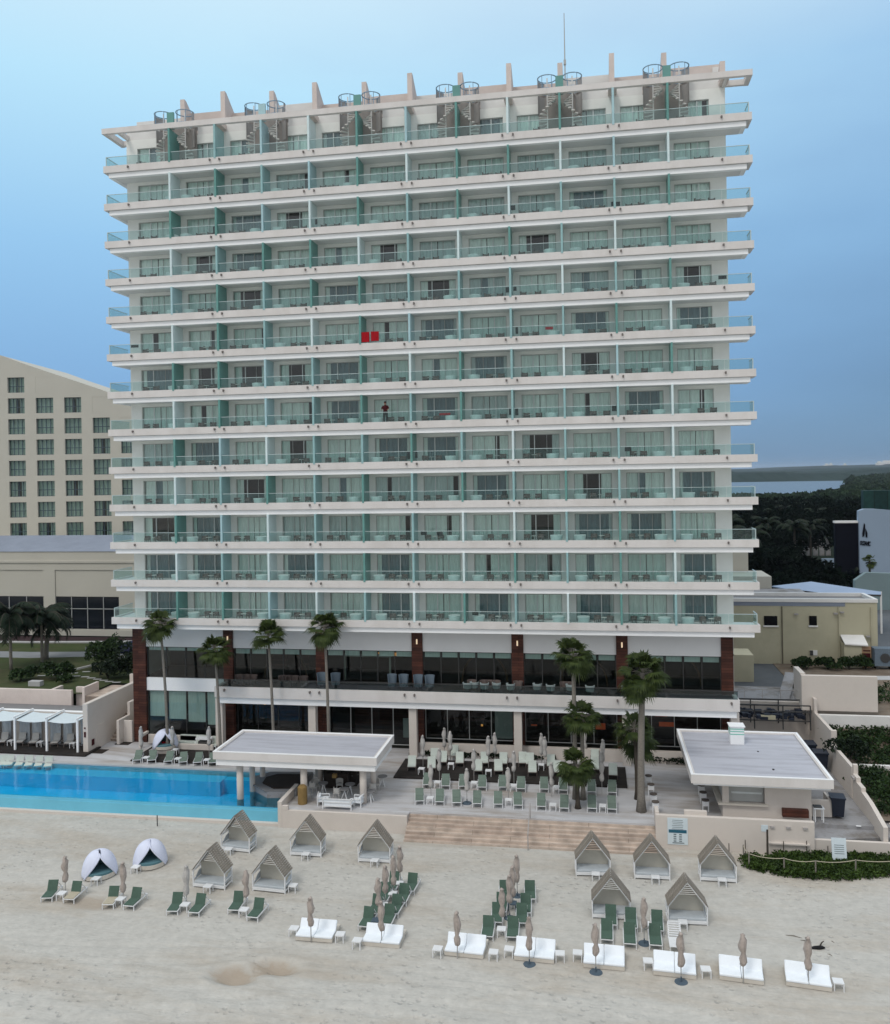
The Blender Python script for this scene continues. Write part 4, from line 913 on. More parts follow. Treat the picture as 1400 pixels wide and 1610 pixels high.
for px in (1230,1319,1370):
    a=yl(px,958)[0]; q=MB(); q.tube([(a,23.9,zt-.8),(a,23.9,3)],.06,6); pp(q,'drain_pipe',mat('brown_pipe',(.16,.14,.10),.7,.1,2) if px==1230 else M['yellow'],YBD)
for px,py in [(1252,970),(1314,969),(1324,967),(1365,1005)]:
    a=yl(px,py); q=MB(); q.cb(a[0],23.8,a[1],.35,.25,.14); pp(q,'flood_light',M['spiral'],YBD)
a=yl(1322,1003)[0]; b_=yl(1338,1003)[0]; zc=yl(1330,1005)[1]
q=MB(); q.add([(a,22.4,zc-.5),(b_+1.2,22.4,zc-.6),(b_+1.2,23.99,zc+.1),(a,23.99,zc+.1),(a,22.4,zc-.38),(b_+1.2,22.4,zc-.48),(b_+1.2,23.99,zc+.22),(a,23.99,zc+.22)],[(0,3,2,1),(4,5,6,7),(0,1,5,4),(1,2,6,5),(2,3,7,6),(3,0,4,7)]); pp(q,'porch_roof',M['white'],YBD)
q=MB(); q.box(a,a+1.6,22.6,23.99,2.9,zc-.5); pp(q,'porch',M['yellow'],YBD)
q=MB(); q.box(a+1.62,a+2.5,22.7,22.8,2.95,zc-.7); do=pp(q,'door',mat('salmon_door',(.35,.22,.13),.6,.1,2),YBD)
q=MB(); q.box(a+1.75,a+2.4,22.66,22.699,4.1,4.5); q.box(a+1.75,a+2.4,22.66,22.699,4.7,4.8); o=q.build('door_panel',M['maroonc']); o.parent=do
t=empty('air_unit',(b_+2.6,22.6,3.0),0,'dark green-grey generator unit beside the salmon door','generator')
q=MB(); q.cb(0,0,.4,1.9,1.2,1.7); q.build('body',M['bluegrey'],t); q=MB(); q.tube([(0,-.61,1.2),(0,-.66,1.2)],.45,14); q.build('fan_grille',M['frame_d'],t); q=MB(); q.cb(-.7,0,0,.2,1,.4); q.cb(.7,0,0,.2,1,.4); q.build('foot',M['frame_d'],t)
# stair-head blocks behind the tower
wall('roof_block',[(53,60.5,36,42,3,yl(1207,910,36)[1])],M['beige'],'pale beige block behind the tower, left of the blue tensile roof','building')
wall('roof_block',[(50,yl(1178,870,40)[0],40.5,44,3,yl(1178,870,40)[1])],M['beige'],'taller beige stair block just behind the lowest right balconies','building')
wall('low_block',[(52,63.5,30.5,36,3,yl(1250,942,30.5)[1]+.15)],M['concrete'],'dark grey strip of roof between yellow building and tensile roof','building')
# blue tensile roof
t=empty('tensile_canopy',(66,48,3),0,'large pale blue tensile canopy roof behind the yellow building','canopy')
def lp(px,py,Y): a=yl(px,py,Y); return (a[0]-66,Y-48,a[1]-3)
q=MB(); A_=lp(1214,925,46); B_=lp(1276,918,50); C_=lp(1386,934,46); D_=lp(1240,930,43); E_=lp(1300,938,42); F_=lp(1325,926,48); G_=lp(1386,940,42)
q.add([A_,B_,C_,D_,E_,F_,G_],[(0,3,1),(3,4,1),(4,5,1),(4,6,5),(6,2,5),(5,2,1)]); o=q.build('canopy',M['bluetent'],t); so2=o.modifiers.new('s','SOLIDIFY'); so2.thickness=.12
q=MB()
for P in (D_,E_,G_,C_): q.tube([(P[0],P[1],0),P],.12,8)
q.build('mast',M['white'],t)
q=MB(); q.bar(D_,E_,.15); q.bar(E_,G_,.2); q.build('edge_cable',M['frame_d'],t)
q=MB(); q.box(-4,6,-4,-3.5,0,3.0); q.build('back_wall',M['spiral'],t)
# pale blue building with emblem, navy wing, green louvre building behind
Yw=82
bx=yl(1352,850,Yw)[0]; bz=yl(1352,805,Yw)[1]
WB=empty('white_hall',(bx+15,Yw+10,3),0,'tall pale blue-white hall with a dark emblem and lettering, cut by the right picture edge','building')
w=MB(); w.prism([(bx,1),(bx,bz-.2),(bx+.8,bz+.12),(bx+2.5,bz+.10),(bx+20,bz-1.6),(bx+20,1)],Yw,Yw+1.2); pp(w,'wall',M['bluewall'],WB)
a=yl(1315,823,Yw); w=MB(); w.box(a[0],bx-.02,Yw+.5,Yw+1.5,1,a[1]-.35); pp(w,'navy_wing',M['navy'],WB)
w=MB(); w.box(a[0]-.1,bx-.02,Yw+.4,Yw+1.5,a[1]-.35,a[1]); pp(w,'roof_edge',M['white'],WB)
p_=yl(1356,848,Yw); r_=yl(1364.5,826,Yw); cxm=(p_[0]+r_[0])/2; q=MB()
zz0,zz1=p_[1],r_[1]; hgt=zz1-zz0; ww=.42
q.prism([(cxm-ww*.2,zz1),(cxm+ww*.15,zz1-hgt*.1),(cxm+ww*.15,zz1-hgt*.45),(cxm-ww*.2,zz0+hgt*.1),(cxm-ww*.8,zz0),(cxm-ww*.9,zz0+hgt*.25)],Yw-.12,Yw-.01)
q.prism([(cxm+ww*.35,zz1-hgt*.4),(cxm+ww*.95,zz0+hgt*.3),(cxm+ww*.9,zz0-.05),(cxm+ww*.35,zz0),(cxm+ww*.25,zz0+hgt*.25)],Yw-.12,Yw-.01)
pp(q,'emblem',M['navy'],WB)
p_=yl(1352.5,858.5,Yw); fc=bpy.data.curves.new('lettering','FONT'); fc.body='OCEANIC'; fc.size=.95; fc.extrude=.05; fc.offset=.03
fo=bpy.data.objects.new('lettering',fc); COL.objects.link(fo); bpy.context.view_layer.update()
dg=bpy.context.evaluated_depsgraph_get(); me2=bpy.data.meshes.new_from_object(fo.evaluated_get(dg)); bpy.data.objects.remove(fo)
lo=bpy.data.objects.new('lettering',me2); me2.materials.clear(); me2.materials.append(M['navy']); COL.objects.link(lo); lo.parent=WB
wd=max(v.co.x for v in me2.vertices); tw=yl(1369,860,Yw)[0]-p_[0]
lo.scale=(tw/wd,1,1); lo.location=Vector((p_[0],Yw-.08,p_[1]-.15))-Vector(WB.location); lo.rotation_euler=(R(90),R(6),0)
w=MB(); p_=yl(1358,775,110); r_=yl(1358,806,110); w.box(p_[0],p_[0]+30,110,111.5,1,p_[1]); o=w.build('louvre_building',M['greenglass']); tag(o,'dark green louvred building rising behind the pale hall','building')
wall('side_ramp_wall',[(yl(1293,885,100)[0],yl(1330,885,100)[0],100,100.4,2,yl(1300,882,100)[1])],M['bluewall'],'small pale blue ramp wall beside the navy wing','wall')
w=MB(); c0=yl(1345,905,60); w.prism([(c0[0],1),(c0[0],c0[1]-1),(c0[0]+1.5,c0[1]+.1),(c0[0]+9,c0[1]-.2),(c0[0]+9,1)],60,61); tag(w.build('low_hall',mat('grey_green_wall',(.17,.23,.24),.8,.05,.3)),'low grey-green hall in front of the pale hall at the right edge','building')
# lamp posts and small pale chairs in the grove
def gp2(px,py,Z=2.0):
    dx=(px-700)/1362.16; dy=(749.3-py)/1362.16; c,s_=math.cos(.01746),math.sin(.01746)
    u=c*dx+s_*dy; v=-s_*dx+c*dy; yaw=.170843
    f_=Vector((-math.sin(yaw),math.cos(yaw),0)); r_=Vector((math.cos(yaw),math.sin(yaw),0)); d_=f_+r_*u+Vector((0,0,v))
    return CAMLOC+d_*((Z-CAMLOC.z)/d_.z)
# ------------------------------------------------------------------ vegetation
def leaves(mb,c,r,n,s,flat=.0,shell=.55,drop=0):
    c=np.array(c);r=np.array(r)
    d=rng.normal(size=(n,3)); d/=np.linalg.norm(d,axis=1)[:,None]; d[:,2]=np.where(d[:,2]<-.35,-d[:,2],d[:,2])
    rad=shell+(1-shell)*rng.random(n)**.7; rad*= 1+.16*np.sin(d[:,0]*5+c[0])*np.cos(d[:,1]*4+c[1])
    p=c+d*r*rad[:,None]
    a=rng.normal(size=(n,3)); a/=np.linalg.norm(a,axis=1)[:,None]; b=np.cross(a,rng.normal(size=(n,3))); b/=np.linalg.norm(b,axis=1)[:,None]
    sz=s*(.6+.8*rng.random(n))[:,None]
    A=a*sz;B=b*sz*.55
    q=np.stack([p-A,p+B,p+A,p-B],1).reshape(-1,3)
    b0=len(mb.v); mb.v.extend(map(tuple,q.tolist())); mb.f.extend([(b0+4*i,b0+4*i+1,b0+4*i+2,b0+4*i+3) for i in range(n)]); mb.m.extend([mb.k]*n)
def shrub(name,c,r,n,s,m,label,cat='shrub',group=None,clumps=6,stemless=False):
    t=empty(name,(c[0],c[1],c[2]),0,label,cat,group)
    q=MB()
    for i in range(clumps):
        a=random.uniform(0,6.28); k=random.uniform(.1,.75)
        leaves(q,(r[0]*k*math.cos(a),r[1]*k*math.sin(a),r[2]*random.uniform(.35,.65)),(r[0]*.5,r[1]*.5,r[2]*random.uniform(.4,.6)),n//clumps,s)
    q.build('foliage',M[m],t)
    q=MB()
    for i in range(5):
        a=random.uniform(0,6.28); q.tube([(0,0,0),(r[0]*.3*math.cos(a),r[1]*.3*math.sin(a),r[2]*.7)],[.05,.02],5)
    q.build('stem',M['trunkd'],t); return t
def mass(name,spots,s,m,n,kindcat=None,label=None):
    q=MB()
    for c,r in spots: leaves(q,c,r,n,s)
    o=q.build(name,M[m]); return o
# left shrubs
shrub('garden_shrub',(-8.4,12.5,GZ),(2.3,2.2,3.0),2200,.16,'hedge','bushy dark green shrub in the middle of the left lawn, left of the pale handrail',clumps=9)
shrub('garden_shrub',(-5.9,9.0,GZ),(1.9,1.6,1.8),1600,.15,'hedged','dark low shrub at the lawn edge in front of the pale handrail',clumps=7)
shrub('garden_shrub',(-3.3,10.3,GZ),(2.6,2.0,3.0),2600,.16,'hedged','large near-black shrub under the navy umbrella, left of the tower pier',clumps=9)
shrub('garden_shrub',(-.9,9.3,GZ),(1.2,1.4,2.6),1200,.15,'hedged','narrow dark shrub squeezed against the tower side',clumps=5)
shrub('garden_shrub',(-11.2,8.8,GZ),(2.0,1.5,1.5),1300,.16,'hedge','green shrub around the foot of the left coconut palms',clumps=6)
shrub('garden_shrub',(-13.9,7.2,GZ),(1.4,1.4,1.2),900,.16,'hedge','low green shrub at the left picture edge by the pink wall',clumps=5)
shrub('garden_shrub',(-9.2,7.0,GZ),(1.0,.7,.7),500,.14,'hedge','small low shrub just behind the pink wall on the lawn',clumps=4)
shrub('garden_shrub',(-1.6,7.0,1.9),(1.0,.5,1.6),600,.22,'hedged','dark broad-leaved plants at the head of the garden stair',clumps=4)
# right hedges and planted terraces
for i,(x,y,rx,h) in enumerate([(60.9,21.6,1.5,1.1),(62.9,21.8,1.4,1.0),(64.9,22.0,1.6,1.2),(66.5,22.2,1.0,.9)]):
    shrub('clipped_hedge',(x,y,3.05),(rx,.9,h),900,.14,'hedge',['leftmost','second','third','rightmost'][i]+' dark hedge clump along the foot of the yellow building',group='hedge clumps by the yellow building',clumps=5)
shrub('planter_bush',(52.6,20,4.3),(1.4,1,2.0),900,.16,'hedged','dark bush behind the plain yellow block beside the tower',clumps=5)
q=MB()
for i in range(420):
    x=random.uniform(58.4,72); y=random.uniform(-7.6,-.7); 
    if x<58.6 and y<-4: continue
    leaves(q,(x,y,.15+(y+8.6)/8*.55+.15),(.7,.6,.36),42,.12,shell=.3)
tag(q.build('terrace_ground_cover',M['hedge']),kind='stuff')
q=MB()
for i in range(260):
    x=random.uniform(58.4,70); y=random.uniform(.1,5.3)
    leaves(q,(x,y,.85+(y)/5.6*1.2),(.7,.6,.40),42,.12,shell=.3)
tag(q.build('upper_ground_cover',M['hedge']),kind='stuff')
q=MB()
for i in range(150):
    x=random.uniform(58,75); y=random.uniform(9.5,15.5)
    leaves(q,(x,y,3.1),(.8,.7,.4),34,.13,shell=.3)
tag(q.build('roadside_ground_cover',M['hedge']),kind='stuff')
shrub('wall_creeper',(58.9,4.6-5.0,1.3),(1.7,.5,1.6),1200,.13,'hedged','dark creeper hanging over the pale cross wall on the right terraces',clumps=6)
# beach vines
VG=[(49.1,-13.3),(49.7,-13.9),(50.4,-14.2),(51.4,-14.45),(52.6,-14.7),(53.7,-14.65),(54.9,-14.5),(55.8,-14.3),(56.8,-13.8),(58,-13.5),(61,-13.3),(61,-10.9),(53.9,-11.5),(51,-11.9),(49.6,-12.2)]
def inside(x,y,P):
    r=False;j=len(P)-1
    for i in range(len(P)):
        if (P[i][1]>y)!=(P[j][1]>y) and x<(P[j][0]-P[i][0])*(y-P[i][1])/(P[j][1]-P[i][1])+P[i][0]: r=not r
        j=i
    return r
q=MB(); n=0
while n<640:
    x=random.uniform(49,61); y=random.uniform(-14.8,-10.9)
    if inside(x,y,VG): leaves(q,(x,y,BZ+.12),(.34,.3,.24+.12*random.random()),40,.085,shell=.2); n+=1
tag(q.build('beach_vines',M['vine']),kind='stuff')
# rope fence
t=empty('rope_fence',(53,-14,BZ),0,'low post-and-rope fence along the front of the beach vines','fence')
rp=[(49.35,-12.6),(49.48,-13.77),(51.4,-14.13),(53.13,-14.26),(55.45,-13.84),(58.3,-13.4)]
for x,y in rp:
    q=MB(); q.tube([(x-53,y+14,-.1),(x-53,y+14,.95)],.045,7); q.build('post',M['trunk'],t)
q=MB(); pts=[]
for (a,b_),(c,d_) in zip(rp[:-1],rp[1:]):
    for k in range(8):
        u=k/8; pts.append((a+(c-a)*u-53,b_+(d_-b_)*u+14,.92-.9*u*(1-u)*.5))
q.tube(pts,.022,5); q.build('rope',M['towel'],t)
for i,(x,y,h,r_) in enumerate([(49.6,-11.75,.9,.03),(50.85,-12.1,1.75,.07),(51.86,-11.75,.95,.03),(53.23,-11.65,1.0,.03),(54.5,-11.5,.7,.03),(48.6,-11.9,.7,.03)]):
    q=MB(); q.tube([(x,y,BZ-.1),(x,y,BZ+h)],[r_,r_*.85],8); tag(q.build('marker_post',M['trunkd']),['thin dark post at the left tip of the vines','thick tall dark timber post rising from the vines','thin post in the vines, right of the thick one','thin post below the grey parapet lamps','short post left of the white information panel','thin post on bare sand just left of the vines'][i],'post')
q=MB(); q.tube([(10.6,-12.4,BZ-.1),(10.6,-12.4,BZ+.75)],.035,6); tag(q.build('marker_post',M['frame_d']),'lone dark stake in the sand below the blue pool wall','post')
q=MB(); q.tube([(36.2,-10.75,-.02),(36.2,-10.8,1.0),(36.2,-12.9,-.2)],.035,8); q.tube([(36.2,-12.9,-.2),(36.2,-12.9,BZ-.1)],.035,8); tag(q.build('handrail',M['spiral']),'single dark handrail running down the middle of the beach steps','handrail')
# dark driftwood on the open sand
t=empty('driftwood_log',(51.3,-22.35,BZ),.15,'black flat driftwood chunk lying on the open sand at the lower right','driftwood')
bm_=MB(); bm_.tube([(-.46,0,.10),(-.30,0,.08),(-.12,.02,.07),(.08,0,.08),(.24,0,.09),(.36,.0,.07)],[.02,.05,.085,.10,.08,.03],9); bm_.build('trunk',M['black'],t,smooth=True)
bm_=MB(); bm_.tube([(.12,.05,.1),(.28,.22,.2),(.42,.30,.24)],[.04,.035,.02],7); bm_.build('branch',M['trunkd'],t)
for i,(x,y,w_) in enumerate([(50.4,-21.2,.75),(50.9,-21.6,.5),(52.2,-21.5,.12),(51.75,-22.75,.2)]):
    bm_=MB(); bm_.tube([(x-w_/2,y,BZ+.01),(x,y-.05,BZ+.03),(x+w_/2,y-.2,BZ+.01)],[.015,.03,.012],6); tag(bm_.build('driftwood',M['trunk']),['longest thin stick on the sand behind the black driftwood','shorter stick beside the longest one on the sand','tiny wood chip right of the black driftwood','wood chip just in front of the black driftwood'][i],'driftwood','small driftwood sticks')
# fan palms
def fan_crown(mb,n,L,seed,dead=0):
    rr=random.Random(seed)
    for i in range(n):
        az=rr.uniform(0,6.28); el=rr.uniform(-.85,1.45)
        pl=L*rr.uniform(.30,.55); dx,dy=math.cos(az),math.sin(az)
        base=Vector((0,0,0)); hub=Vector((dx*math.cos(el)*pl,dy*math.cos(el)*pl,math.sin(el)*pl*.9-.05*pl))
        mb.k=1; mb.bar(base,hub,.035,.02); mb.k=0
        dirv=(hub-base).normalized(); side=Vector((-dy,dx,0)); up=side.cross(dirv)
        m_=16; fl=L*rr.uniform(.5,.66)
        for j in range(m_):
            a=-1.35+2.7*j/(m_-1); ln=fl*(1-.28*abs(a)/1.35)
            d_=(dirv*math.cos(a)+side*math.sin(a)).normalized()
            mid=hub+d_*ln*.55+up*.02; tip=hub+d_*ln+Vector((0,0,-ln*rr.uniform(.25,.5)))
            wv=side*math.cos(a)-dirv*math.sin(a); wv=wv.normalized()*.062*L/1.6
            mb.add([hub-wv*.3,hub+wv*.3,mid+wv,mid-wv,tip],[(0,1,2,3),(3,2,4)])
def fan_palm(x,y,h,L,label,r=.16,lean=(0,0),group=None,n=34,z=0,tm='trunk'):
    t=empty('fan_palm',(x,y,z),random.uniform(0,6),label,'palm tree',group)
    q=MB(); q.k=0
    tx,ty=lean; c,s_=math.cos(-t.rotation_euler.z),math.sin(-t.rotation_euler.z); lx,ly=tx*c-ty*s_,tx*s_+ty*c
    pts=[(lx*u*u,ly*u*u,h*u) for u in np.linspace(0,1,9)]
    q.tube(pts,[r*1.5]+[r*(1.05-.25*i/8) for i in range(1,9)],9); q.build('trunk',M[tm],t,smooth=True)
    q=MB(); fan_crown(q,n,L,int(x*100)+3); o=q.build('crown',[M['fan'],M['trunk']],t); o.location=(lx,ly,h)
    return t
# x positions on the plane y=-1.2 found from the trunks
for (tx_,ty_,py,h,L,lb) in [(262,1130,-1.0,0,1.75,'leftmost tall slim fan palm in front of the tower, left of the glass blinds'),(345,1130,-1.2,0,1.7,'second fan palm from the left, shortest of the four slim ones'),(429,1130,-1.2,0,1.75,'third fan palm from the left, trunk behind the bar roof'),(516,1130,-1.2,0,1.85,'fourth fan palm from the left, with the fullest crown of the slim ones')]:
    X_,Z_=yl(tx_,ty_,py); cp={262:(251,985),345:(337,1026),429:(421,1003),516:(510,991)}[tx_]; CX,CZ=yl(cp[0],cp[1],py)
    fan_palm(X_+.03,py,CZ,L,lb,.125,(CX-X_,0),'slim fan palms in front of the tower',n=42)
fan_palm(39.08,-6.97,yl(906,1035,-6.97)[1],1.75,'tall fan palm left of the thick-trunked palm, crown against the terrace',.17,(0,0),'deck fan palms',n=48)
fan_palm(39.6,-7.04,yl(914,1130,-7.0)[1],1.55,'fan palm of middle height in the trio on the sun deck',.16,(.0,0),'deck fan palms',n=46)
fan_palm(39.27,-8.68,yl(907,1207,-8.7)[1],1.55,'short stout fan palm in the trio on the sun deck',.16,(-.1,0),'deck fan palms',n=46,tm='trunkd')
fan_palm(43.46,-8.7,yl(1015,1062,-8.7)[1],1.95,'tallest thick-trunked fan palm at the right end of the sun deck',.24,(.25,0),'deck fan palms',n=58)
fan_palm(43.31,-6.5,yl(1001,1150,-6.5)[1],1.6,'dark fan palm half hidden behind the thick-trunked one',.16,(-.1,0),'deck fan palms',n=30,tm='trunkd')
fan_palm(43.6,-4.6,yl(1005,1170,-4.6)[1],1.8,'dark low fan palm behind, near the kiosk path',.16,(-.2,0),'deck fan palms',n=32,tm='trunkd')
for i,(dx_,sd) in enumerate([(0,0)]): 
    q=MB(); fan_crown(q,22,1.6,991); o=q.build('crown',[M['fan'],M['trunk']]); 
    par=[o_ for o_ in COL.objects if o_.name.startswith('fan_palm') and 'tallest' in o_.get('label','')][0]
    o.parent=par; o.location=(.1,0,yl(1012,1082,-8.7)[1])
# coconut palms
def coco_crown(mb,n,L,seed,droop=1.0,wd=.5):
    rr=random.Random(seed)
    for i in range(n):
        az=6.283*i/n*2.4+rr.uniform(-.3,.3); el=rr.uniform(.0,1.35); ln=L*rr.uniform(.8,1.1)
        d0=Vector((math.cos(az),math.sin(az),0)); pts=[]; p=Vector((0,0,0)); e=el
        for k in range(9):
            pts.append(p.copy()); p=p+(d0*math.cos(e)+Vector((0,0,math.sin(e))))*ln/8; e-=droop*.20*(1+.1*k)
        mb.k=1
        for a,b_ in zip(pts[:-1],pts[1:]): mb.bar(a,b_,.05,.03)
        mb.k=0; side=Vector((-d0.y,d0.x,0))
        for k in range(3,26):
            u=k/26*8; a=int(u); f_=u-a; P=pts[a].lerp(pts[min(a+1,8)],f_); T_=(pts[min(a+1,8)]-pts[a]).normalized()
            l=wd*(1-abs(k/26-.45)*1.1)*L/3
            for s_ in (-1,1):
                tip=P+side*s_*l*1.5+T_*l*.8+Vector((0,0,-l*rr.uniform(.7,1.2))); w_=T_*.075*L/3
                mb.add([P-w_,P+w_,tip],[(0,1,2)])
def coco_palm(x,y,z,h,L,label,r=.16,group=None,n=20,lean=(0,0),m='coco'):
    t=empty('coconut_palm',(x,y,z),0,label,'palm tree',group)
    q=MB(); pts=[(lean[0]*u*u,lean[1]*u*u,h*u) for u in np.linspace(0,1,8)]; q.tube(pts,[r*(1.2-.4*u) for u in np.linspace(0,1,8)],8); q.build('trunk',M['trunk'],t,smooth=True)
    q=MB(); coco_crown(q,n,L,int(x*37)%1000); o=q.build('crown',[M[m],M['trunkd']],t); o.location=(lean[0],lean[1],h); return t
P=gp2(17,1057,GZ); coco_palm(P.x,P.y,GZ,yl(13,975,P.y)[1]-GZ,3.6,'coconut palm at the left picture edge on the lawn',.14,'garden coconut palms',n=34)
P=gp2(66,1046,GZ); coco_palm(P.x,P.y,GZ,yl(68,978,P.y)[1]-GZ,3.8,'coconut palm with a slim trunk, right one of the near pair on the lawn',.13,'garden coconut palms',n=36)
P=gp2(72,1040,GZ); coco_palm(P.x,P.y,GZ,yl(80,985,P.y)[1]-GZ,3.3,'darker thick-trunked coconut palm just behind the slim one on the lawn',.24,'garden coconut palms',n=20,lean=(.6,0))
# palms near the blue canopy
P=gp2(1337,925,3); coco_palm(P.x,P.y,3,yl(1337,906,P.y)[1]-3,4.2,'dark coconut palm above the blue tensile canopy',.3,'palms by the pale hall',n=22)
X_,Z_=yl(1368,880,78); t=fan_palm(X_,78,Z_-.6-3,1.5,'small fan palm silhouetted against the pale hall',.2,(0,0),'palms by the pale hall',n=24,z=3,tm='trunkd')
# dark grove
grove=[]
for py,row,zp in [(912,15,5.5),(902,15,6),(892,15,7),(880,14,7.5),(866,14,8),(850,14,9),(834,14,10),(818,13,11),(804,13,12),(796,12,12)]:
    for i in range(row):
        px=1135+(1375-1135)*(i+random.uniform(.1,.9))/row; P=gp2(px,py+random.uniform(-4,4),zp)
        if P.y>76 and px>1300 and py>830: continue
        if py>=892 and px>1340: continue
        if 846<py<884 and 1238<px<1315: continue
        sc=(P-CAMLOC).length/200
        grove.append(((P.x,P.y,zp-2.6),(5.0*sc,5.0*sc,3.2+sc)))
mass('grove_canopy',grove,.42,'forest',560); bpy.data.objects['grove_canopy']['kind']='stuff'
# individual palms in the grove
for i,(px,py) in enumerate([(1172,800),(1196,812),(1218,796),(1236,806),(1262,798),(1284,812),(1300,800),(1205,830),(1250,838),(1180,850),(1275,836),(1150,826)]):
    P=gp2(px,py+14,9); 
    if i==0: TR=M['trunk']; M['trunk']=M['trunkd']; g0=coco_palm(P.x,P.y,1,10,3.8,'x',.2,'palms in the dark grove',n=16); g0['label']='x'; c=g0; M['trunk']=TR
    else: c=dup(g0,(P.x,P.y,1),random.uniform(0,6)); 
    c['label']='tall palm rising from the dark grove behind the tower, '+['far left against the balconies','second from left','third, near the lagoon','fourth from left','fifth, centre of the grove','sixth, right of centre','rightmost of the upper row','lower row, left','lower row, centre','lowest left, beside a lamp post','lower row, right','beside the tower at mid height'][i]
for i,(px,py,h) in enumerate([(1201,873,20),(1232,873,20),(1242,876,12),(1275,885,18),(1334,890,16)]):
    P=gp2(px,py,3); hh=h*(P-CAMLOC).length/1362
    q=MB(); q.tube([(P.x,P.y,2),(P.x,P.y,3+hh)],.12,7); tag(q.build('lamp_post',M['bluewall']),['slim pale post in the grove, leftmost','slim pale post in the grove, second from left','short pale post near the grove clearing','pale post in the middle of the clearing','pale post in front of the navy wing'][i],'lamp post','posts in the grove')
for i in range(14):
    P=gp2(1243+ (i%7)*10,864 if i<7 else 877,3.0); P=P+Vector((0,-34,0)) if False else P
    q=MB(); q.cb(0,0,0,1.0,.6,1.4); q.cb(0,.3,1.4,1.0,.1,.8); o=q.build('clearing_table',M['concrete']); d_=(CAMLOC-P).normalized(); o.location=P; tag(o,'pale small table block in the clearing of the dark grove','table','pale tables in the grove clearing')
# lagoon, mangroves, far shore
def ring(name,pts,z,m): q=MB(); q.prism(pts,z-.3,z,axis='z'); return structure(q,name,m)
wm=mat('lagoon_water',(.12,.18,.25),.6,.05,.001,spec=.25)
def G(px,py): P=gp2(px,py,-1.5); return (P.x,P.y)
ring('lagoon',[G(700,780),G(1150,781),G(1200,782),G(1262,782),G(1285,778),G(1305,781),G(1330,774),G(1336,762),G(1334,759.5),G(1150,762),G(700,768)],-1.25,wm)
wood=MB()
def belt(pa,pb,n,h,s,cnt=70,rr=1.0):
    for i in range(n):
        u=random.random(); px=pa[0]+(pb[0]-pa[0])*u; py=pa[1]+(pb[1]-pa[1])*u+random.uniform(-1,1)*pa[2]
        P=gp2(px,py,0); d_=(P-CAMLOC).length; leaves(wood,(P.x,P.y,h*.4),(d_*.011*rr,d_*.011*rr,h*random.uniform(.5,.75)),cnt,s*d_/1000)
belt((1140,797,2),(1300,797,2),130,6,3.0); belt((1290,795,4),(1420,786,6),150,7,3.2); belt((1338,780,5),(1430,775,6),110,7,3.2); belt((1345,768,4),(1430,760,5),90,9,3.4)
belt((1140,802,3),(1400,800,3),110,7,2.6)
tag(wood.build('mangrove_shore',M['mangrove']),kind='stuff')
hl=MB()
def ridge(y0,y1,x0,x1,hs,seed):
    n=420; r_=random.Random(seed); base=[hs*(.75+.25*math.sin(i*.13+seed)+.12*math.sin(i*.41+seed*2)+r_.uniform(-.14,.14)) for i in range(n+1)]
    for i in range(n):
        a=x0+(x1-x0)*i/n; b_=x0+(x1-x0)*(i+1)/n
        hl.quad((a,y0,-1.6),(b_,y0,-1.6),(b_,y0+(y1-y0)*.15,base[i+1]),(a,y0+(y1-y0)*.15,base[i]))
        hl.quad((a,y0+(y1-y0)*.15,base[i]),(b_,y0+(y1-y0)*.15,base[i+1]),(b_,y1,base[i+1]*.9),(a,y1,base[i]*.9))
ridge(1650,2600,-1500,2500,13,1); ridge(2100,2650,-2000,3000,18,8); ridge(2700,4200,-2500,4000,20,3); ridge(4500,6500,-4000,6500,34,5)
o=structure(hl,'far_shore',M['farland'])
for i,(px,w_,h_) in enumerate([(1301,14,0),(1308,9,3),(1384,16,6),(1396,46,10),(1330,9,-1)]):
    P=gp2(px,748,-1.0); P=CAMLOC+(P-CAMLOC)*(5200/(P-CAMLOC).length); q=MB(); q.box(P.x-w_,P.x+w_,P.y,P.y+20,20,24+h_+14); q.box(P.x-w_*.4,P.x+w_*.5,P.y+2,P.y+18,38+h_,46+h_); tag(q.build('distant_tower',M['white']),'faint distant building on the far shoreline, '+['leftmost','second from left','near the right edge, narrower','broad one at the right picture edge','low one between'][i],'building','distant buildings on the horizon')
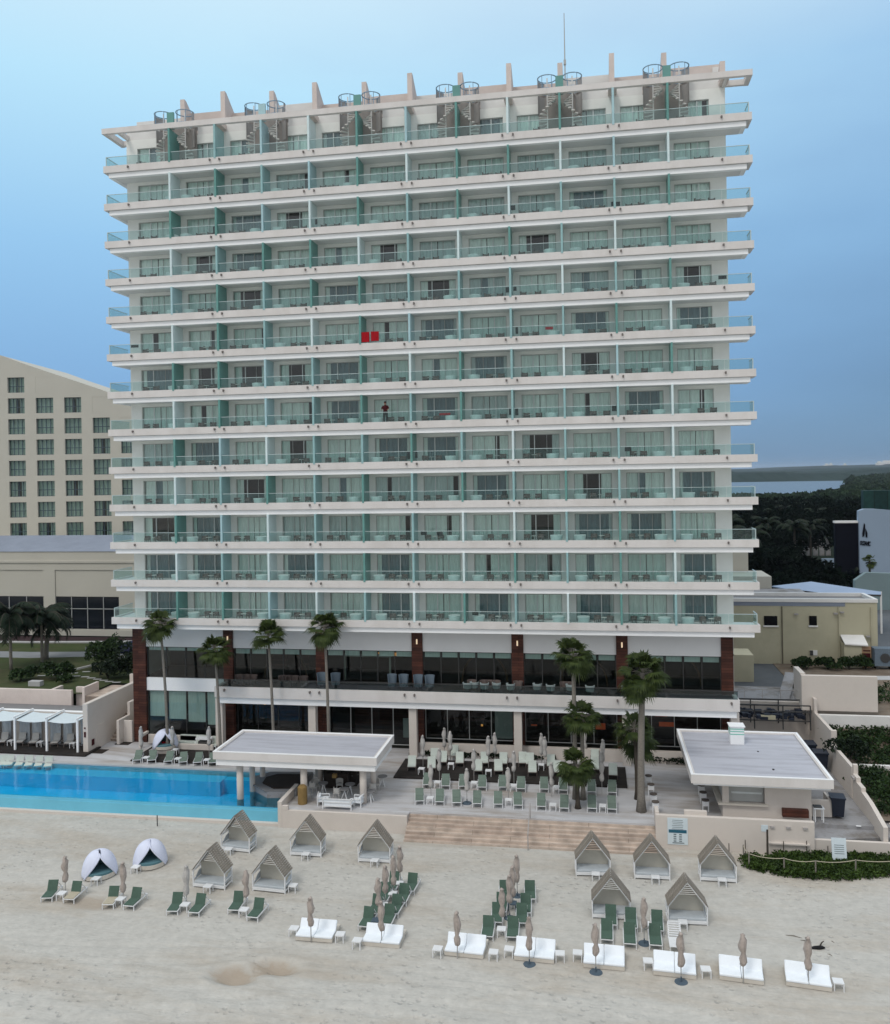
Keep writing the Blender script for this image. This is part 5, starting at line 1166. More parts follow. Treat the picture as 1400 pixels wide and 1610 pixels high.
# ground positions in metres
LAY={"LP":[[9.65,-23.33],[11.01,-23.3],[13.58,-23.55],[14.81,-23.53],[17.53,-23.75],[18.77,-23.72],[20.83,-23.17],[22.17,-23.76]],"LM1R":[[29.92,-19.71],[29.75,-21.04],[29.58,-22.32],[29.48,-23.44]],"LM1L":[[28.85,-19.65],[28.67,-21.03],[28.51,-22.45],[28.4,-23.87]],"LM2R":[[36.84,-19.73],[36.69,-21.27],[36.58,-22.38],[36.22,-23.83]],"LM2L":[[35.42,-19.89],[35.36,-21.34],[35.27,-22.48],[34.93,-23.94]],"LM3":[[41.21,-21.91],[42.24,-22.08],[43.56,-22.16],[40.97,-23.42],[42.11,-23.65],[43.38,-23.6]],"LW":[[44.36,-23.75]],"UP":[[10.31,-22.5],[14.09,-22.77],[17.93,-22.79],[21.43,-22.77]],"UM1":[[29.2,-18.65],[29.1,-19.91],[28.95,-21.23],[28.91,-22.7]],"UM2":[[36.05,-18.95],[35.94,-20.32],[35.86,-21.43],[35.62,-22.96]],"UM3":[[42.84,-23.0]],"UW":[[25.99,-25.24],[29.7,-25.14],[33.67,-25.64],[37.23,-25.68],[40.42,-25.9],[44.35,-26.15],[47.18,-25.87],[50.08,-25.76]],"TP":[[10.3,-22.84],[14.05,-22.99],[17.99,-23.1],[21.48,-23.18]],"TM1":[[29.23,-19.04],[29.14,-20.28],[28.91,-21.59],[28.94,-23.29]],"TM2":[[35.91,-20.49],[35.61,-23.26]],"TM3":[[42.96,-21.73]],"TW":[[24.87,-24.68],[27.45,-24.91],[28.48,-25.35],[32.66,-25.54],[35.45,-25.47],[36.18,-25.08],[38.69,-25.14],[39.54,-24.95],[42.9,-25.2],[45.54,-25.53],[51.38,-25.71]],"CAB":[[17.67,-15.55],[22.41,-15.63],[26.93,-15.94],[18.17,-20.47],[21.84,-20.44],[40.28,-15.96],[43.69,-15.92],[47.44,-15.73],[41.25,-20.82],[45.2,-20.87]],"DAY":[[26.11,-25.19],[29.66,-25.21],[33.97,-25.54],[37.43,-25.47],[40.8,-25.63],[44.09,-25.83],[47.11,-25.83],[50.07,-25.91]],"TENT":[[10.74,-19.69],[13.1,-17.95]],"TENTD":[[5.05,-0.61]],"GF":[[28.51,-9.52],[29.9,-9.48],[31.09,-9.51],[32.5,-9.51],[33.92,-9.43],[35.28,-9.44],[36.85,-9.45],[38.38,-9.57],[40.21,-9.37],[41.53,-9.34]],"GR":[[28.43,-6.39],[29.8,-6.46],[31.06,-6.37],[32.44,-6.39],[33.89,-6.21],[35.22,-6.34],[36.86,-6.23],[38.2,-6.26],[40.18,-6.34],[41.59,-6.28]],"TD":[[29.18,-9.08],[29.13,-6.0],[31.79,-5.78],[34.57,-8.76],[34.66,-6.02],[37.62,-9.26],[37.7,-5.94],[40.92,-9.02]],"UD":[[29.06,-8.16],[31.7,-8.76],[34.52,-8.22],[37.42,-6.84],[40.9,-5.83]],"UB":[[27.27,-2.03],[28.52,0.5],[29.16,-0.39],[29.04,-4.67],[31.61,-4.57],[32.33,-1.65],[32.69,-0.33],[34.24,0.93],[34.57,-4.62],[36.34,-0.48],[36.65,-1.35],[39.65,1.33],[41.02,-1.5],[40.91,-4.35]],"WL":[[26.62,-3.24],[28.18,-3.31],[28.03,-1.24],[28.77,-1.85],[30.12,-1.91],[29.46,-0.24],[31.76,-3.49],[32.03,-1.68],[33.29,-3.3],[33.45,-1.63],[34.96,-1.33],[35.83,-3.32],[35.53,-1.49],[37.14,-1.74],[37.68,-3.09],[40.39,0.01],[40.43,-2.11],[41.73,-3.23]],"TWD":[[27.48,-3.68],[29.52,-2.33],[32.56,-3.5],[36.38,-1.72]],"GL":[[4.29,-3.9],[5.5,-3.75],[6.95,-3.85],[8.25,-3.88],[9.43,-3.83],[10.67,-3.77]],"TGL":[[4.87,-3.45],[7.58,-3.41],[10.04,-3.39]],"WLL":[[7.48,-0.22],[8.96,-0.15]],"PL":[[-6.8,-5.12],[-6.32,-5.06],[-5.42,-5.06],[-4.56,-5.02],[-3.7,-4.99],[-2.84,-5.01]],"CL":[[-9.74,-1.2],[-8.14,-1.08],[-6.92,-1.04],[-4.93,-0.96],[-3.69,-0.91]],"ST":[[44.38,-8.84],[44.34,-7.44],[44.29,-5.6],[44.23,-3.84]],"SK":[[47.67,-8.14],[47.69,-6.69],[47.73,-5.34]],"BC":[[22.49,-9.07],[22.19,-7.45],[20.62,-7.85],[20.42,-8.27],[20.38,-9.24],[24.77,-7.92],[24.82,-7.13]],"BT":[[21.18,-8.17],[23.05,-9.09],[23.17,-8.12],[22.87,-6.15],[25.0,-9.32],[25.1,-6.29]],"BS":[[23.07,-11.1],[21.83,-10.54],[24.25,-10.41],[20.34,-10.51]]}
# ------------------------------------------------------------------ furniture
def mk_lounger(name,fab,seatm=None,label='',cat='sun lounger',style='up',frame='metalw',w=.62):
    # foot end at local y=0, head towards +y
    t=empty(name,(0,0,0),0,label,cat)
    hy,hz=.80,.33; by,bz=(1.03,.88) if style=='up' else (1.48,.64)
    f=MB(); h=w/2
    for s in (-1,1):
        f.bar((s*h,0.02,.30),(s*h,1.5,.30),.045,.06); 
    f.bar((-h,.02,.30),(h,.02,.30),.04); f.bar((-h,1.5,.30),(h,1.5,.30),.04); f.build('frame',M[frame],t)
    for s in (-1,1):
        for y in (.06,1.44):
            l=MB(); l.bar((s*h,y,.0),(s*h,y,.28),.045); l.build('leg',M[frame],t)
    q=MB(); i=h-.025
    q.add([(-i,.03,.325),(i,.03,.325),(i,hy,hz+.01),(-i,hy,hz+.01),(-i,.03,.365),(i,.03,.365),(i,hy,hz+.05),(-i,hy,hz+.05)],[(0,3,2,1),(4,5,6,7),(0,1,5,4),(1,2,6,5),(2,3,7,6),(3,0,4,7)]); q.build('seat',M[seatm or fab],t)
    q=MB(); n=Vector((0,-(bz-hz),by-hy)).normalized()*.045
    vs=[(-i,hy+.005,hz+.02),(i,hy+.005,hz+.02),(i,by,bz),(-i,by,bz)]; vs2=[tuple(Vector(v)+n) for v in vs]
    q.add(vs+vs2,[(0,3,2,1),(4,5,6,7),(0,1,5,4),(1,2,6,5),(2,3,7,6),(3,0,4,7)])
    q.build('backrest',M[fab],t)
    q=MB(); q.bar((-i,by-.08,bz-.1),(-i,1.4,.3),.03); q.bar((i,by-.08,bz-.1),(i,1.4,.3),.03); q.build('prop_bar',M[frame],t)
    return t
def mk_table(name='side_table',m='metalw',label=''):
    t=empty(name,(0,0,0),0,label,'side table')
    q=MB(); q.cb(0,0,.38,.46,.46,.05); q.build('table_top',M[m],t)
    for sx in (-.2,.2):
        for sy in (-.2,.2):
            q=MB(); q.cb(sx,sy,0,.045,.045,.38); q.build('leg',M[m],t)
    return t
def mk_parasol(label,seed,m='taupe',base=True,h=2.4):
    t=empty('closed_parasol',(0,0,0),0,label,'parasol'); rr=random.Random(seed)
    q=MB(); q.tube([(0,0,0),(0,0,h-.1)],.024,8); q.build('pole',M['pole'],t)
    q=MB(); zb=h-rr.uniform(1.5,1.75); n=22; a0=rr.uniform(0,6)
    tie=rr.uniform(.28,.42)
    prof=[(0,.05),(.03,.10),(.12,.125),(.22,.13),(tie,.07+.02*rr.random()),(.5,.13),(.62,.15),(.78,.13),(.92,.07),(.93,.10),(.97,.05),(1,.012)]
    wob=[(rr.uniform(-.03,.03),rr.uniform(-.03,.03)) for _ in prof]
    vs=[];fs=[]
    for i,(u,r_) in enumerate(prof):
        z=zb+(h-zb)*u
        for j in range(n):
            a=2*math.pi*j/n; k=1+.20*math.cos(8*a+a0)*(1-u)**.3; rad=r_*k*1.15
            vs.append((wob[i][0]+rad*math.cos(a),wob[i][1]+rad*math.sin(a),z+(.03*math.cos(8*a+a0) if i==0 else 0)))
    for i in range(len(prof)-1):
        for j in range(n): fs.append((i*n+j,i*n+(j+1)%n,(i+1)*n+(j+1)%n,(i+1)*n+j))
    q.add(vs,fs); q.build('canopy',M[m],t,smooth=True)
    if base:
        q=MB(); q.tube([(0,0,0),(0,0,.06)],[.34,.30],16); q.tube([(0,0,.06),(0,0,.3)],.035,8); q.build('base',M['darkbase'],t)
    return t
def free(o):
    for c in list(o.children): free(c)
    bpy.data.objects.remove(o)
HID=[]
LG=mk_lounger('sun_lounger','greend'); LT=mk_lounger('sun_lounger','greend','towel'); LD=mk_lounger('sun_lounger','green',style='low'); LW_=mk_lounger('sun_lounger','offw',style='up',frame='wicker',w=.66); LWL=mk_lounger('sun_lounger','offw',style='up'); LGR=mk_lounger('sun_lounger','greyseat',style='up',frame='wicker')
TB=mk_table(); TBD=mk_table(m='darkbase')
PA=[mk_parasol('',s,'taupe',False) for s in (1,2,3)]; PAB=[mk_parasol('',s,'taupe',True) for s in (4,5)]; PG=[mk_parasol('',s,'palecan',False,2.45) for s in (6,7,8)]; PGB=[mk_parasol('',9,'palecan',True,2.45)]
protos=[LG,LT,LD,LW_,LWL,LGR,TB,TBD]+PA+PAB+PG+PGB
def put(p,x,y,z,label,group,rz=0): return dup(p,(x,y,z-(.035 if z==BZ else 0)),rz,label,group=group)
L=LAY
def jit(a=.05): return random.uniform(-a,a)
# beach pairs on the left
for i,(x,y) in enumerate(L['LP']):
    p=LT if i in (1,2) else LG; j=i//2; sd='left' if i%2==0 else 'right'
    lb=f"green lounger, {sd} one of the {ORD[j]} beach pair from the left" if p is LG else f"green lounger with sand-coloured towel, {sd} one of the {ORD[j]} beach pair"
    put(p,x,y,BZ,lb,'green loungers in pairs on the left sand',[.18,.05,.15,-.02,.12,-.02,.05,-.05][i])
for i,(x,y) in enumerate(L['UP']): 
    if i==2: o=put(PG[0],x,y,BZ,'closed pale slender parasol between the third beach pair of loungers','parasols of the left lounger pairs',1)
    else: put(PA[i%3],x,y,BZ,f"closed taupe parasol standing between the {ORD[i]} pair of green beach loungers",'parasols of the left lounger pairs',jit(3))
for i,(x,y) in enumerate(L['TP']): put(TB,x,y,BZ,f"white side table between the {ORD[i]} pair of green beach loungers from the left",'tables of the left lounger pairs',jit())
for key,nm in (('LM1L','left column of the middle beach block'),('LM1R','right column of the middle beach block'),('LM2L','left column of the beach block below the steps'),('LM2R','right column of the beach block below the steps')):
    for i,(x,y) in enumerate(L[key]): put(LG,x,y,BZ,f"green lounger, {['farthest','second','third','nearest'][i]} in the {nm}",'green loungers in diagonal beach blocks',(-.05 if '1' in key else .06)+jit(.04))
for key,nm in (('UM1','middle beach block'),('UM2','beach block below the steps')):
    for i,(x,y) in enumerate(L[key]):
        p=(PAB[i%2] if key=='UM2' and i in (0,2) else PA[i%3]); put(p,x,y,BZ,f"closed taupe parasol, {['farthest','second','third','nearest'][i]} in the {nm}",'parasols of the beach blocks',jit(3))
for i,(x,y) in enumerate(L['TM1']): put(TBD if i==3 else TB,x,y,BZ,f"{'dark' if i==3 else 'white'} side table, {['farthest','second','third','nearest'][i]} in the middle beach block",'tables of the beach blocks',jit())
for i,(x,y) in enumerate(L['TM2']): put(TBD if i==0 else TB,x,y,BZ,['dark side table deep inside the beach block below the steps','white side table at the near end of the beach block below the steps'][i],'tables of the beach blocks',jit())
for i,(x,y) in enumerate(L['LM3']): put(LG,x,y,BZ,f"green lounger, {['left','middle','right'][i%3]} one of the {'rear' if i<3 else 'front'} row below the right cabanas",'six green loungers below the right cabanas',-.03+jit(.04))
x,y=L['UM3'][0]; put(PAB[0],x,y,BZ,'closed taupe parasol with dark base among the six right loungers','parasols of the beach blocks')
x,y=L['TM3'][0]; put(TB,x,y,BZ,'white side table beside the parasol of the six right loungers','tables of the beach blocks')
# bare white slatted lounger
x,y=L['LW'][0]; t=empty('slatted_lounger',(x,y,BZ),0,'bare white slatted lounger without cushion behind the sixth white daybed','sun lounger')
q=MB()
for s in (-1,1): q.bar((s*.3,0,.3),(s*.3,1.0,.3),.05); q.bar((s*.3,1.0,.3),(s*.3,1.5,.85),.05); q.bar((s*.3,.05,0),(s*.3,.05,.3),.05); q.bar((s*.3,1.5,0),(s*.3,1.5,.3),.05)
q.build('frame',M['metalw'],t); q=MB()
for k in range(8): q.cb(0,.08+k*.12,.3,.6,.10,.03)
q.build('seat',M['metalw'],t); q=MB()
for k in range(7): u=(k+.5)/7; q.cb(0,1.0+.5*u,.32+.55*u,.6,.05,.045)
q.build('backrest',M['metalw'],t)
# double daybeds
def mk_daybed():
    t=empty('double_daybed',(0,0,0),0,'x','daybed'); w=1.96
    q=MB(); q.box(-w/2,w/2,0,1.55,.06,.24); q.build('base',M['bedbase'],t)
    for sx in (-1,1):
        for y in (.08,1.45): q=MB(); q.cb(sx*(w/2-.08),y,0,.07,.07,.06); q.build('foot',M['bedbase'],t)
    for s in (-1,1):
        a,b_=(-w/2,-.008) if s<0 else (.008,w/2)
        q=MB(); q.box(a,b_,-.02,.74,.242,.36); o=q.build('seat_cushion',M['daybed'],t); bv=o.modifiers.new('b','BEVEL'); bv.width=.04; bv.segments=2
        q=MB(); vs=[(a,.74,.25),(b_,.74,.25),(b_,1.04,.70),(a,1.04,.70)]; n=Vector((0,-.45,.30)).normalized()*.12
        q.add(vs+[tuple(Vector(v)+n) for v in vs],[(0,3,2,1),(4,5,6,7),(0,1,5,4),(1,2,6,5),(2,3,7,6),(3,0,4,7)]); o=q.build('back_cushion',M['daybed'],t); bv=o.modifiers.new('b','BEVEL'); bv.width=.04; bv.segments=2
        q=MB(); q.bar(((a+b_)/2,1.02,.62),((a+b_)/2,1.45,.24),.05); q.build('prop_bar',M['bedbase'],t)
    return t
DB=mk_daybed(); protos.append(DB)
for i,(x,y) in enumerate(L['DAY']): put(DB,x,y,BZ,f"white double daybed, {ORD[i]} from the left in the front row on the sand",'white double daybeds in the front row',[.0,-.02,-.05,-.05,-.03,-.07,-.10,-.12][i])
for i,(x,y) in enumerate(L['UW']):
    b_=i in (3,4,5); put(PAB[i%2] if b_ else PA[(i*2)%3],x,y,BZ,f"closed taupe parasol{' with dark base' if b_ else ''} in front of the {ORD[i]} white double daybed",'parasols of the front daybed row',jit(3))
wtl=['left of the first daybed','right of the first daybed','left of the second daybed','left of the third daybed','standing free between the third and fourth daybeds','left of the fourth daybed','right of the fourth daybed','left of the fifth daybed','left of the sixth daybed','between the sixth and seventh daybeds','right of the eighth daybed']
for i,(x,y) in enumerate(L['TW']): put(TB,x,y,BZ,'white side table '+wtl[i]+' in the front row','white tables of the front daybed row',jit())
# cabanas
def mk_cabana():
    t=empty('house_cabana',(0,0,0),0,'x','cabana'); w=1.0; d=.92; ze=.98; za=2.28
    q=MB()
    for y in (0,d):
        for s in (-1,1): q.bar((s*w,y,0.0),(s*w,y,ze+.02),.06); q.bar((s*w,y,ze),(0,y,za),.06)
    for s in (-1,1): q.bar((s*w,0,.18),(s*w,d,.18),.06); q.bar((s*w,0,ze),(s*w,d,ze),.05); q.bar((s*w,.03,.5),(s*w,d,.5),.04)
    q.bar((-w,0,.18),(w,0,.18),.07,.16); q.bar((-w,d,.18),(w,d,.18),.07); q.build('frame',M['metalw'],t)
    for s in (-1,1):
        q=MB(); n=13
        for k in range(n):
            u=(k+.5)/n; x=s*(w+.03)*(1-u); z=ze+.05+(za-ze)*u
            e=Vector((-s*w,0,za-ze)).normalized()*.052; nn=Vector((s*(za-ze),0,w)).normalized()*.03
            c=Vector((x,0,z)); vs=[c-e,c+e,c+e+nn,c-e+nn]
            q.add([(v.x,-.10,v.z) for v in vs]+[(v.x,d+.12,v.z) for v in vs],[(0,1,2,3),(7,6,5,4),(0,4,5,1),(1,5,6,2),(2,6,7,3),(3,7,4,0)])
        q.build('roof_slats',M['slat'],t)
    q=MB(); n=9
    for k in range(n):
        z=1.25+.105*k; h=w*(za-z)/(za-ze); q.box(-h+.03,h-.03,d-.02,d+.02,z,z+.035)
    q.build('gable_slats',M['slat'],t)
    q=MB(); q.box(-w+.05,w-.05,d-.05,d-.02,.3,1.2); q.build('back_panel',M['backc'],t)
    q=MB(); q.box(-w+.04,w-.04,.02,d-.06,.26,.40); o=q.build('seat_cushion',M['seatg'],t); bv=o.modifiers.new('b','BEVEL'); bv.width=.04; bv.segments=2
    for s in (-1,1):
        q=MB(); q.add([(s*(w-.03),.03,.4),(s*(w-.03),d,.4),(s*(w-.03),d,.8),(s*(w-.03),.55,.75)],[(0,1,2,3)]); q.build('side_cloth',M['seatg'],t)
    return t
CB=mk_cabana(); protos.append(CB)
cl=['rear row, nearest the pool wall end','rear row, before the bar terrace','rear row, left of the peach steps','front row of the left group, left one','front row of the left group, right one','rear row of the right group, left one','rear row of the right group, middle one','rear row, rightmost by the vines','front row of the right group, left one','front row of the right group, right one']
st_=mk_table('step_stool'); protos.append(st_)
for i,(x,y) in enumerate(L['CAB']):
    put(CB,x,y,BZ-.02,'house-shaped slatted cabana, '+cl[i],'house-shaped cabanas on the beach',[-.10,.0,.02,-.05,-.07,.08,.02,.0,.02,.05][i])
    if i==0: o=put(TB,x-.25,y-.45,BZ,'x','')
    elif i==4: o=put(TB,x+1.35,y+.3,BZ,'x','')
    elif i==8: continue
    else: o=put(TB,x+(.15 if i!=9 else -.3),y-.42,BZ,'x','')
    o['group']='white stools in front of the cabanas'; o['label']='small white stool by the cabana, '+cl[i]; o['category']='stool'
# tents
def mk_tent(red=False):
    t=empty('dome_daybed',(0,0,0),0,'x','daybed tent'); R_=1.0
    q=MB(); q.tube([(0,0,.06),(0,0,.30)],[R_,R_],30); q.build('base',M['bedbase'],t)
    q=MB(); q.tube([(0,0,.302),(0,0,.42),(0,0,.45)],[R_-.04,R_-.04,R_-.12],30); q.build('mattress',M['teal_c'],t)
    q=MB(); n=28; mz=14; vs=[];fs=[]
    op=lambda z:1.12*max(0,1-z/1.36)     # half opening angle narrows upwards
    for k in range(mz+1):
        u=k/mz; z=.10+1.42*math.sin(u*math.pi/2)**1.05; rad=(R_+.04)*max(.02,math.cos(u*math.pi/2))**.78
        o_=max(0,op(z))
        for j in range(n+1):
            a=-math.pi/2+o_+(2*math.pi-2*o_)*j/n
            vs.append((rad*math.cos(a),rad*math.sin(a)*.95,z))
    for k in range(mz):
        for j in range(n): fs.append((k*(n+1)+j,k*(n+1)+j+1,(k+1)*(n+1)+j+1,(k+1)*(n+1)+j))
    q.add(vs,fs); o=q.build('canopy',M['tentf'],t,smooth=True); s=o.modifiers.new('s','SOLIDIFY'); s.thickness=.04
    q=MB(); q.tube([vs[k*(n+1)] for k in range(mz+1)],.055,6); q.tube([vs[k*(n+1)+n] for k in range(mz+1)],.055,6); q.build('hem',M['tentf'],t)
    for x,m in ((-.45,'teal_d'),(.0,'teal_d'),(.42,'teal_d')):
        q=MB(); q.add([(x-.22,.4,.44),(x+.22,.4,.44),(x+.22,.55,.8),(x-.22,.55,.8),(x-.22,.52,.44),(x+.22,.52,.44),(x+.22,.67,.78),(x-.22,.67,.78)],[(0,1,2,3),(7,6,5,4),(0,4,5,1),(1,5,6,2),(2,6,7,3),(3,7,4,0)]); o=q.build('pillow',M[m],t); bv=o.modifiers.new('b','BEVEL'); bv.width=.05; bv.segments=2
    if red: q=MB(); q.cb(.1,-.2,.46,.8,.4,.05); q.build('folded_towel',M['red'],t)
    return t
t1=mk_tent(); t1.location=(L['TENT'][0][0],L['TENT'][0][1],BZ); t1.rotation_euler=(0,0,.62); t1['label']='white dome daybed tent on the sand, left and nearer one'; t1['group']='dome tents on the sand'
dup(t1,(L['TENT'][1][0],L['TENT'][1][1],BZ),.50,'white dome daybed tent on the sand, right one nearer the pool',group='dome tents on the sand')
t3=mk_tent(True); t3.location=(L['TENTD'][0][0],L['TENTD'][0][1],.35); t3.rotation_euler=(0,0,.5); t3['label']='white dome daybed tent with red towel on the pool deck before the tower'
q=MB(); q.cb(0,0,0,2.0,1.8,.245); o=q.build('tent_plinth',M['deck']); o.location=(L['TENTD'][0][0],L['TENTD'][0][1],.102); tag(o,'low square plinth under the dome daybed on the pool deck','plinth')
for i,(x,y) in enumerate([(L['TENT'][0][0]+.5,L['TENT'][0][1]-1.2),(L['TENT'][1][0]-.3,L['TENT'][1][1]-1.2),(L['TENTD'][0][0]+1.35,L['TENTD'][0][1]-.9)]):
    o=put(TB,x,y,BZ if i<2 else .1,['white side table in front of the left beach dome tent','white side table in front of the right beach dome tent','white side table beside the dome tent on the pool deck'][i],'white tables by the dome tents')
# deck loungers
for i,(x,y) in enumerate(L['GF']): put(LD,x,y,0.002,f"sage green lounger, {ORD[i]} from the left in the front row of the sun deck",'green loungers on the sun deck',math.atan2(40.7-x,y+67.8)*.9+jit(.02))
for i,(x,y) in enumerate(L['GR']): put(LD,x,y,0.002,f"sage green lounger, {ORD[i]} from the left in the second row of the sun deck",'green loungers on the sun deck',math.atan2(40.7-x,y+67.8)*.9+jit(.02))
tdl=['between the first two front loungers','behind the first pair, second row','between the second pair, second row','between the fifth and sixth front loungers','between the third pair, second row','between the seventh and eighth front loungers','between the fourth pair, second row','between the last two front loungers']
for i,(x,y) in enumerate(L['TD']): put(TB,x,y,0.002,'white side table on the sun deck '+tdl[i],'white tables on the sun deck',jit())
for i,(x,y) in enumerate(L['UD']): put(PGB[0] if i==1 else PG[i%3],x,y,0.002,f"closed pale grey parasol among the green deck loungers, {ORD[i]} from the left",'parasols among the green deck loungers',jit(3))
srt=sorted(range(len(L['UB'])),key=lambda i:L['UB'][i][0])
for r_,i in enumerate(srt):
    x,y=L['UB'][i]; put(PG[i%3],x,y,.122 if -4.5<y<-.4 else .004,f"closed pale grey parasol behind the green rows, {ORD[r_]} from the left along the tower",'parasols between the cream loungers',jit(3))
srt=sorted(range(len(L['WL'])),key=lambda i:L['WL'][i][0]); OR2=ORD+['seventeenth','eighteenth','nineteenth']
for r_,i in enumerate(srt):
    x,y=L['WL'][i]; put(LW_,x,y,.122,f"cream cushioned lounger on the dark timber platform, {OR2[r_]} from the left",'cream loungers on the dark platform',math.atan2(40.7-x,y+67.8)*.8+jit(.04))
for i,(x,y) in enumerate(L['TWD']): put(TB,x,y,.122,f"white side table on the dark timber platform, {ORD[i]} from the left",'white tables on the dark platform',jit())
for i,(x,y) in enumerate(L['GL']): put(LD if i!=-1 else LG,x,y,.102 if y>-3.3 else .024,f"green lounger at the back edge of the pool, {ORD[i]} from the left",'green loungers along the back of the pool',.36+jit(.05))
for i,(x,y) in enumerate(L['TGL']): put(TB,x,y,.024,f"white side table between the green poolside loungers, {ORD[i]} from the left",'tables of the green poolside loungers',jit())
for i,(x,y) in enumerate(L['WLL']): put(LWL,x,y,.102,['cream lounger behind the poolside row, right of the dome tent','cream lounger behind the poolside row, beside the first pillar'][i],'cream loungers near the dome tent',.05)
for i,(x,y) in enumerate([(9.35,1.2),(9.4,-1.6),(6.35,-1.9),(3.75,-2.2)]): put(PG[i%3],x,y,.10,['closed pale parasol before the dark lobby glass by the first pillar','closed pale parasol right of the dome tent, beside a cream lounger','closed pale parasol just right of the dome tent','closed pale parasol left of the dome tent'][i],'parasols around the dome tent',jit(3))
for i,(x,y) in enumerate(L['PL']): put(LWL,x,y,-.45,f"pale lounger standing in shallow pool water, {ORD[i]} from the left",'pale loungers in the shallow pool',.45+jit(.03))
for i,(x,y) in enumerate(L['CL']): put(LGR,x,y-.1,.142,f"grey cushioned lounger under the white canopies, {ORD[i]} from the left",'grey loungers under the canopies',.28)
for i,x in enumerate((-9.0,-6.2,-3.15)): put(TB,x,-1.0,.142,f"white side table under the white canopies, {ORD[i]} from the left",'tables under the canopies')
# lobby-side outdoor furniture left of the first pillar
t=empty('outdoor_sofa',(6.8,.75,.1),0,'long white outdoor sofa against the blinds behind the dome tent','sofa')
q=MB(); q.cb(0,0,.1,2.4,.8,.3); q.build('seat',M['offw'],t); q=MB(); q.cb(0,.3,.401,2.4,.2,.45); q.build('backrest',M['offw'],t)
t=empty('serving_trolley',(8.1,.3,.1),0,'white serving trolley with dark shelf right of the long sofa','trolley')
q=MB(); q.cb(0,0,.8,1.3,.7,.1)
for s in (-.6,.6): q.cb(s,-.3,.0,.07,.07,.8); q.cb(s,.3,.0,.07,.07,.8)
q.cb(0,0,.12,1.2,.6,.2); q.build('frame',M['metalw'],t); q=MB(); q.cb(.05,-.02,.35,1.0,.5,.28); q.build('shelf_box',M['frame_d'],t)
wall('planter_rail',[(2.4,2.65,-.2,.0,.1,1.15),(2.65,9.15,.95,1.1,.1,.9),(2.4,2.65,0,1.1,.95,1.15),(5.9,9.1,-.25,.0,.1,.55)],M['cream'],'low cream planter rail round the sitting area behind the dome tent','wall')
# bar furniture
def mk_chair(m='metalw'):
    t=empty('cafe_chair',(0,0,0),0,'x','chair')
    q=MB(); q.cb(0,0,.42,.46,.44,.05); q.build('seat',M[m],t)
    q=MB(); pts=[(.26*math.cos(a),.24*math.sin(a)) for a in np.linspace(-.25,math.pi+.25,12)]
    for a,b_ in zip(pts[:-1],pts[1:]): q.quad((a[0],a[1],.5),(b_[0],b_[1],.5),(b_[0],b_[1],.82),(a[0],a[1],.82))
    o=q.build('backrest',M[m],t); s=o.modifiers.new('s','SOLIDIFY'); s.thickness=.035
    for sx in (-.18,.18):
        for sy in (-.17,.17): q=MB(); q.bar((sx,sy,.42),(sx*1.25,sy*1.25,0),.035); q.build('leg',M[m],t)
    return t
CH=mk_chair(); CHG=mk_chair('greyseat'); protos+= [CH,CHG]
bl=['front of the middle table','behind the middle table','behind the left table','left table, near side','at the left by the ochre cover','right of the front column','outside at the right edge']
for i,(x,y) in enumerate(L['BC']): put(CHG,x,y,.004,'pale rounded cafe chair under the pool bar roof, '+bl[i],'cafe chairs of the pool bar',[3.1,.2,.3,2.6,1.9,2.8,.4][i])
def mk_ctable():
    t=empty('cafe_table',(0,0,0),0,'x','table'); q=MB(); q.tube([(0,0,.72),(0,0,.76)],.36,18); q.build('table_top',M['greyroof'],t)
    q=MB(); q.bar((-.22,-.1,0),(.05,0,.72),.05); q.bar((.22,-.1,0),(-.05,0,.72),.05); q.bar((0,.24,0),(0,0,.72),.05); q.build('leg_frame',M['metalw'],t); return t
CT=mk_ctable(); protos.append(CT)
tl=['left one near the ochre cover','middle one behind the white sofa','behind the middle table','farthest back','right of the front column','outside the roof at the right']
for i,(x,y) in enumerate(L['BT']): put(CT,x,y,.004,'round cafe table at the pool bar, '+tl[i],'cafe tables of the pool bar',jit(1))
def mk_sofa(w,label,x,y,rz,cat):
    t=empty('lounge_sofa' if w>1.2 else 'lounge_armchair',(x,y,.004),rz,label,cat)
    q=MB()
    for s in (-1,1):
        q.bar((s*w/2,-.38,0),(s*w/2,-.38,.55),.06); q.bar((s*w/2,.38,0),(s*w/2,.38,.72),.06); q.bar((s*w/2,-.38,.55),(s*w/2,.38,.55),.06)
    q.bar((-w/2,.38,.72),(w/2,.38,.72),.06); q.bar((-w/2,.38,.5),(w/2,.38,.5),.05); q.bar((-w/2,-.36,.22),(w/2,-.36,.22),.06); q.bar((-w/2,.36,.22),(w/2,.36,.22),.06); q.build('frame',M['metalw'],t)
    q=MB(); q.box(-w/2+.05,w/2-.05,-.34,.34,.26,.4); q.build('seat_cushion',M['daybed'],t); q=MB(); q.box(-w/2+.06,w/2-.06,.2,.34,.401,.66); q.build('back_cushion',M['daybed'],t)
x,y=L['BS'][0]; mk_sofa(2.0,'white-framed sofa turned to the bar at the terrace edge',x,y+.45,math.pi,'sofa')
x,y=L['BS'][1]; mk_sofa(.8,'white-framed armchair left of the terrace sofa',x,y+.45,math.pi/2+.2,'armchair')
x,y=L['BS'][2]; mk_sofa(.8,'white-framed armchair right of the terrace sofa, by the front column',x,y+.4,-math.pi/2-.1,'armchair')
x,y=L['BS'][3]; t=empty('covered_cabinet',(x,y+.3,.004),0,'upright ochre covered cabinet at the left edge of the bar terrace','cabinet')
q=MB(); q.tube([(0,0,0),(0,0,1.15),(0,0,1.28)],[.33,.33,.2],12); q.build('cover',M['ochre'],t)
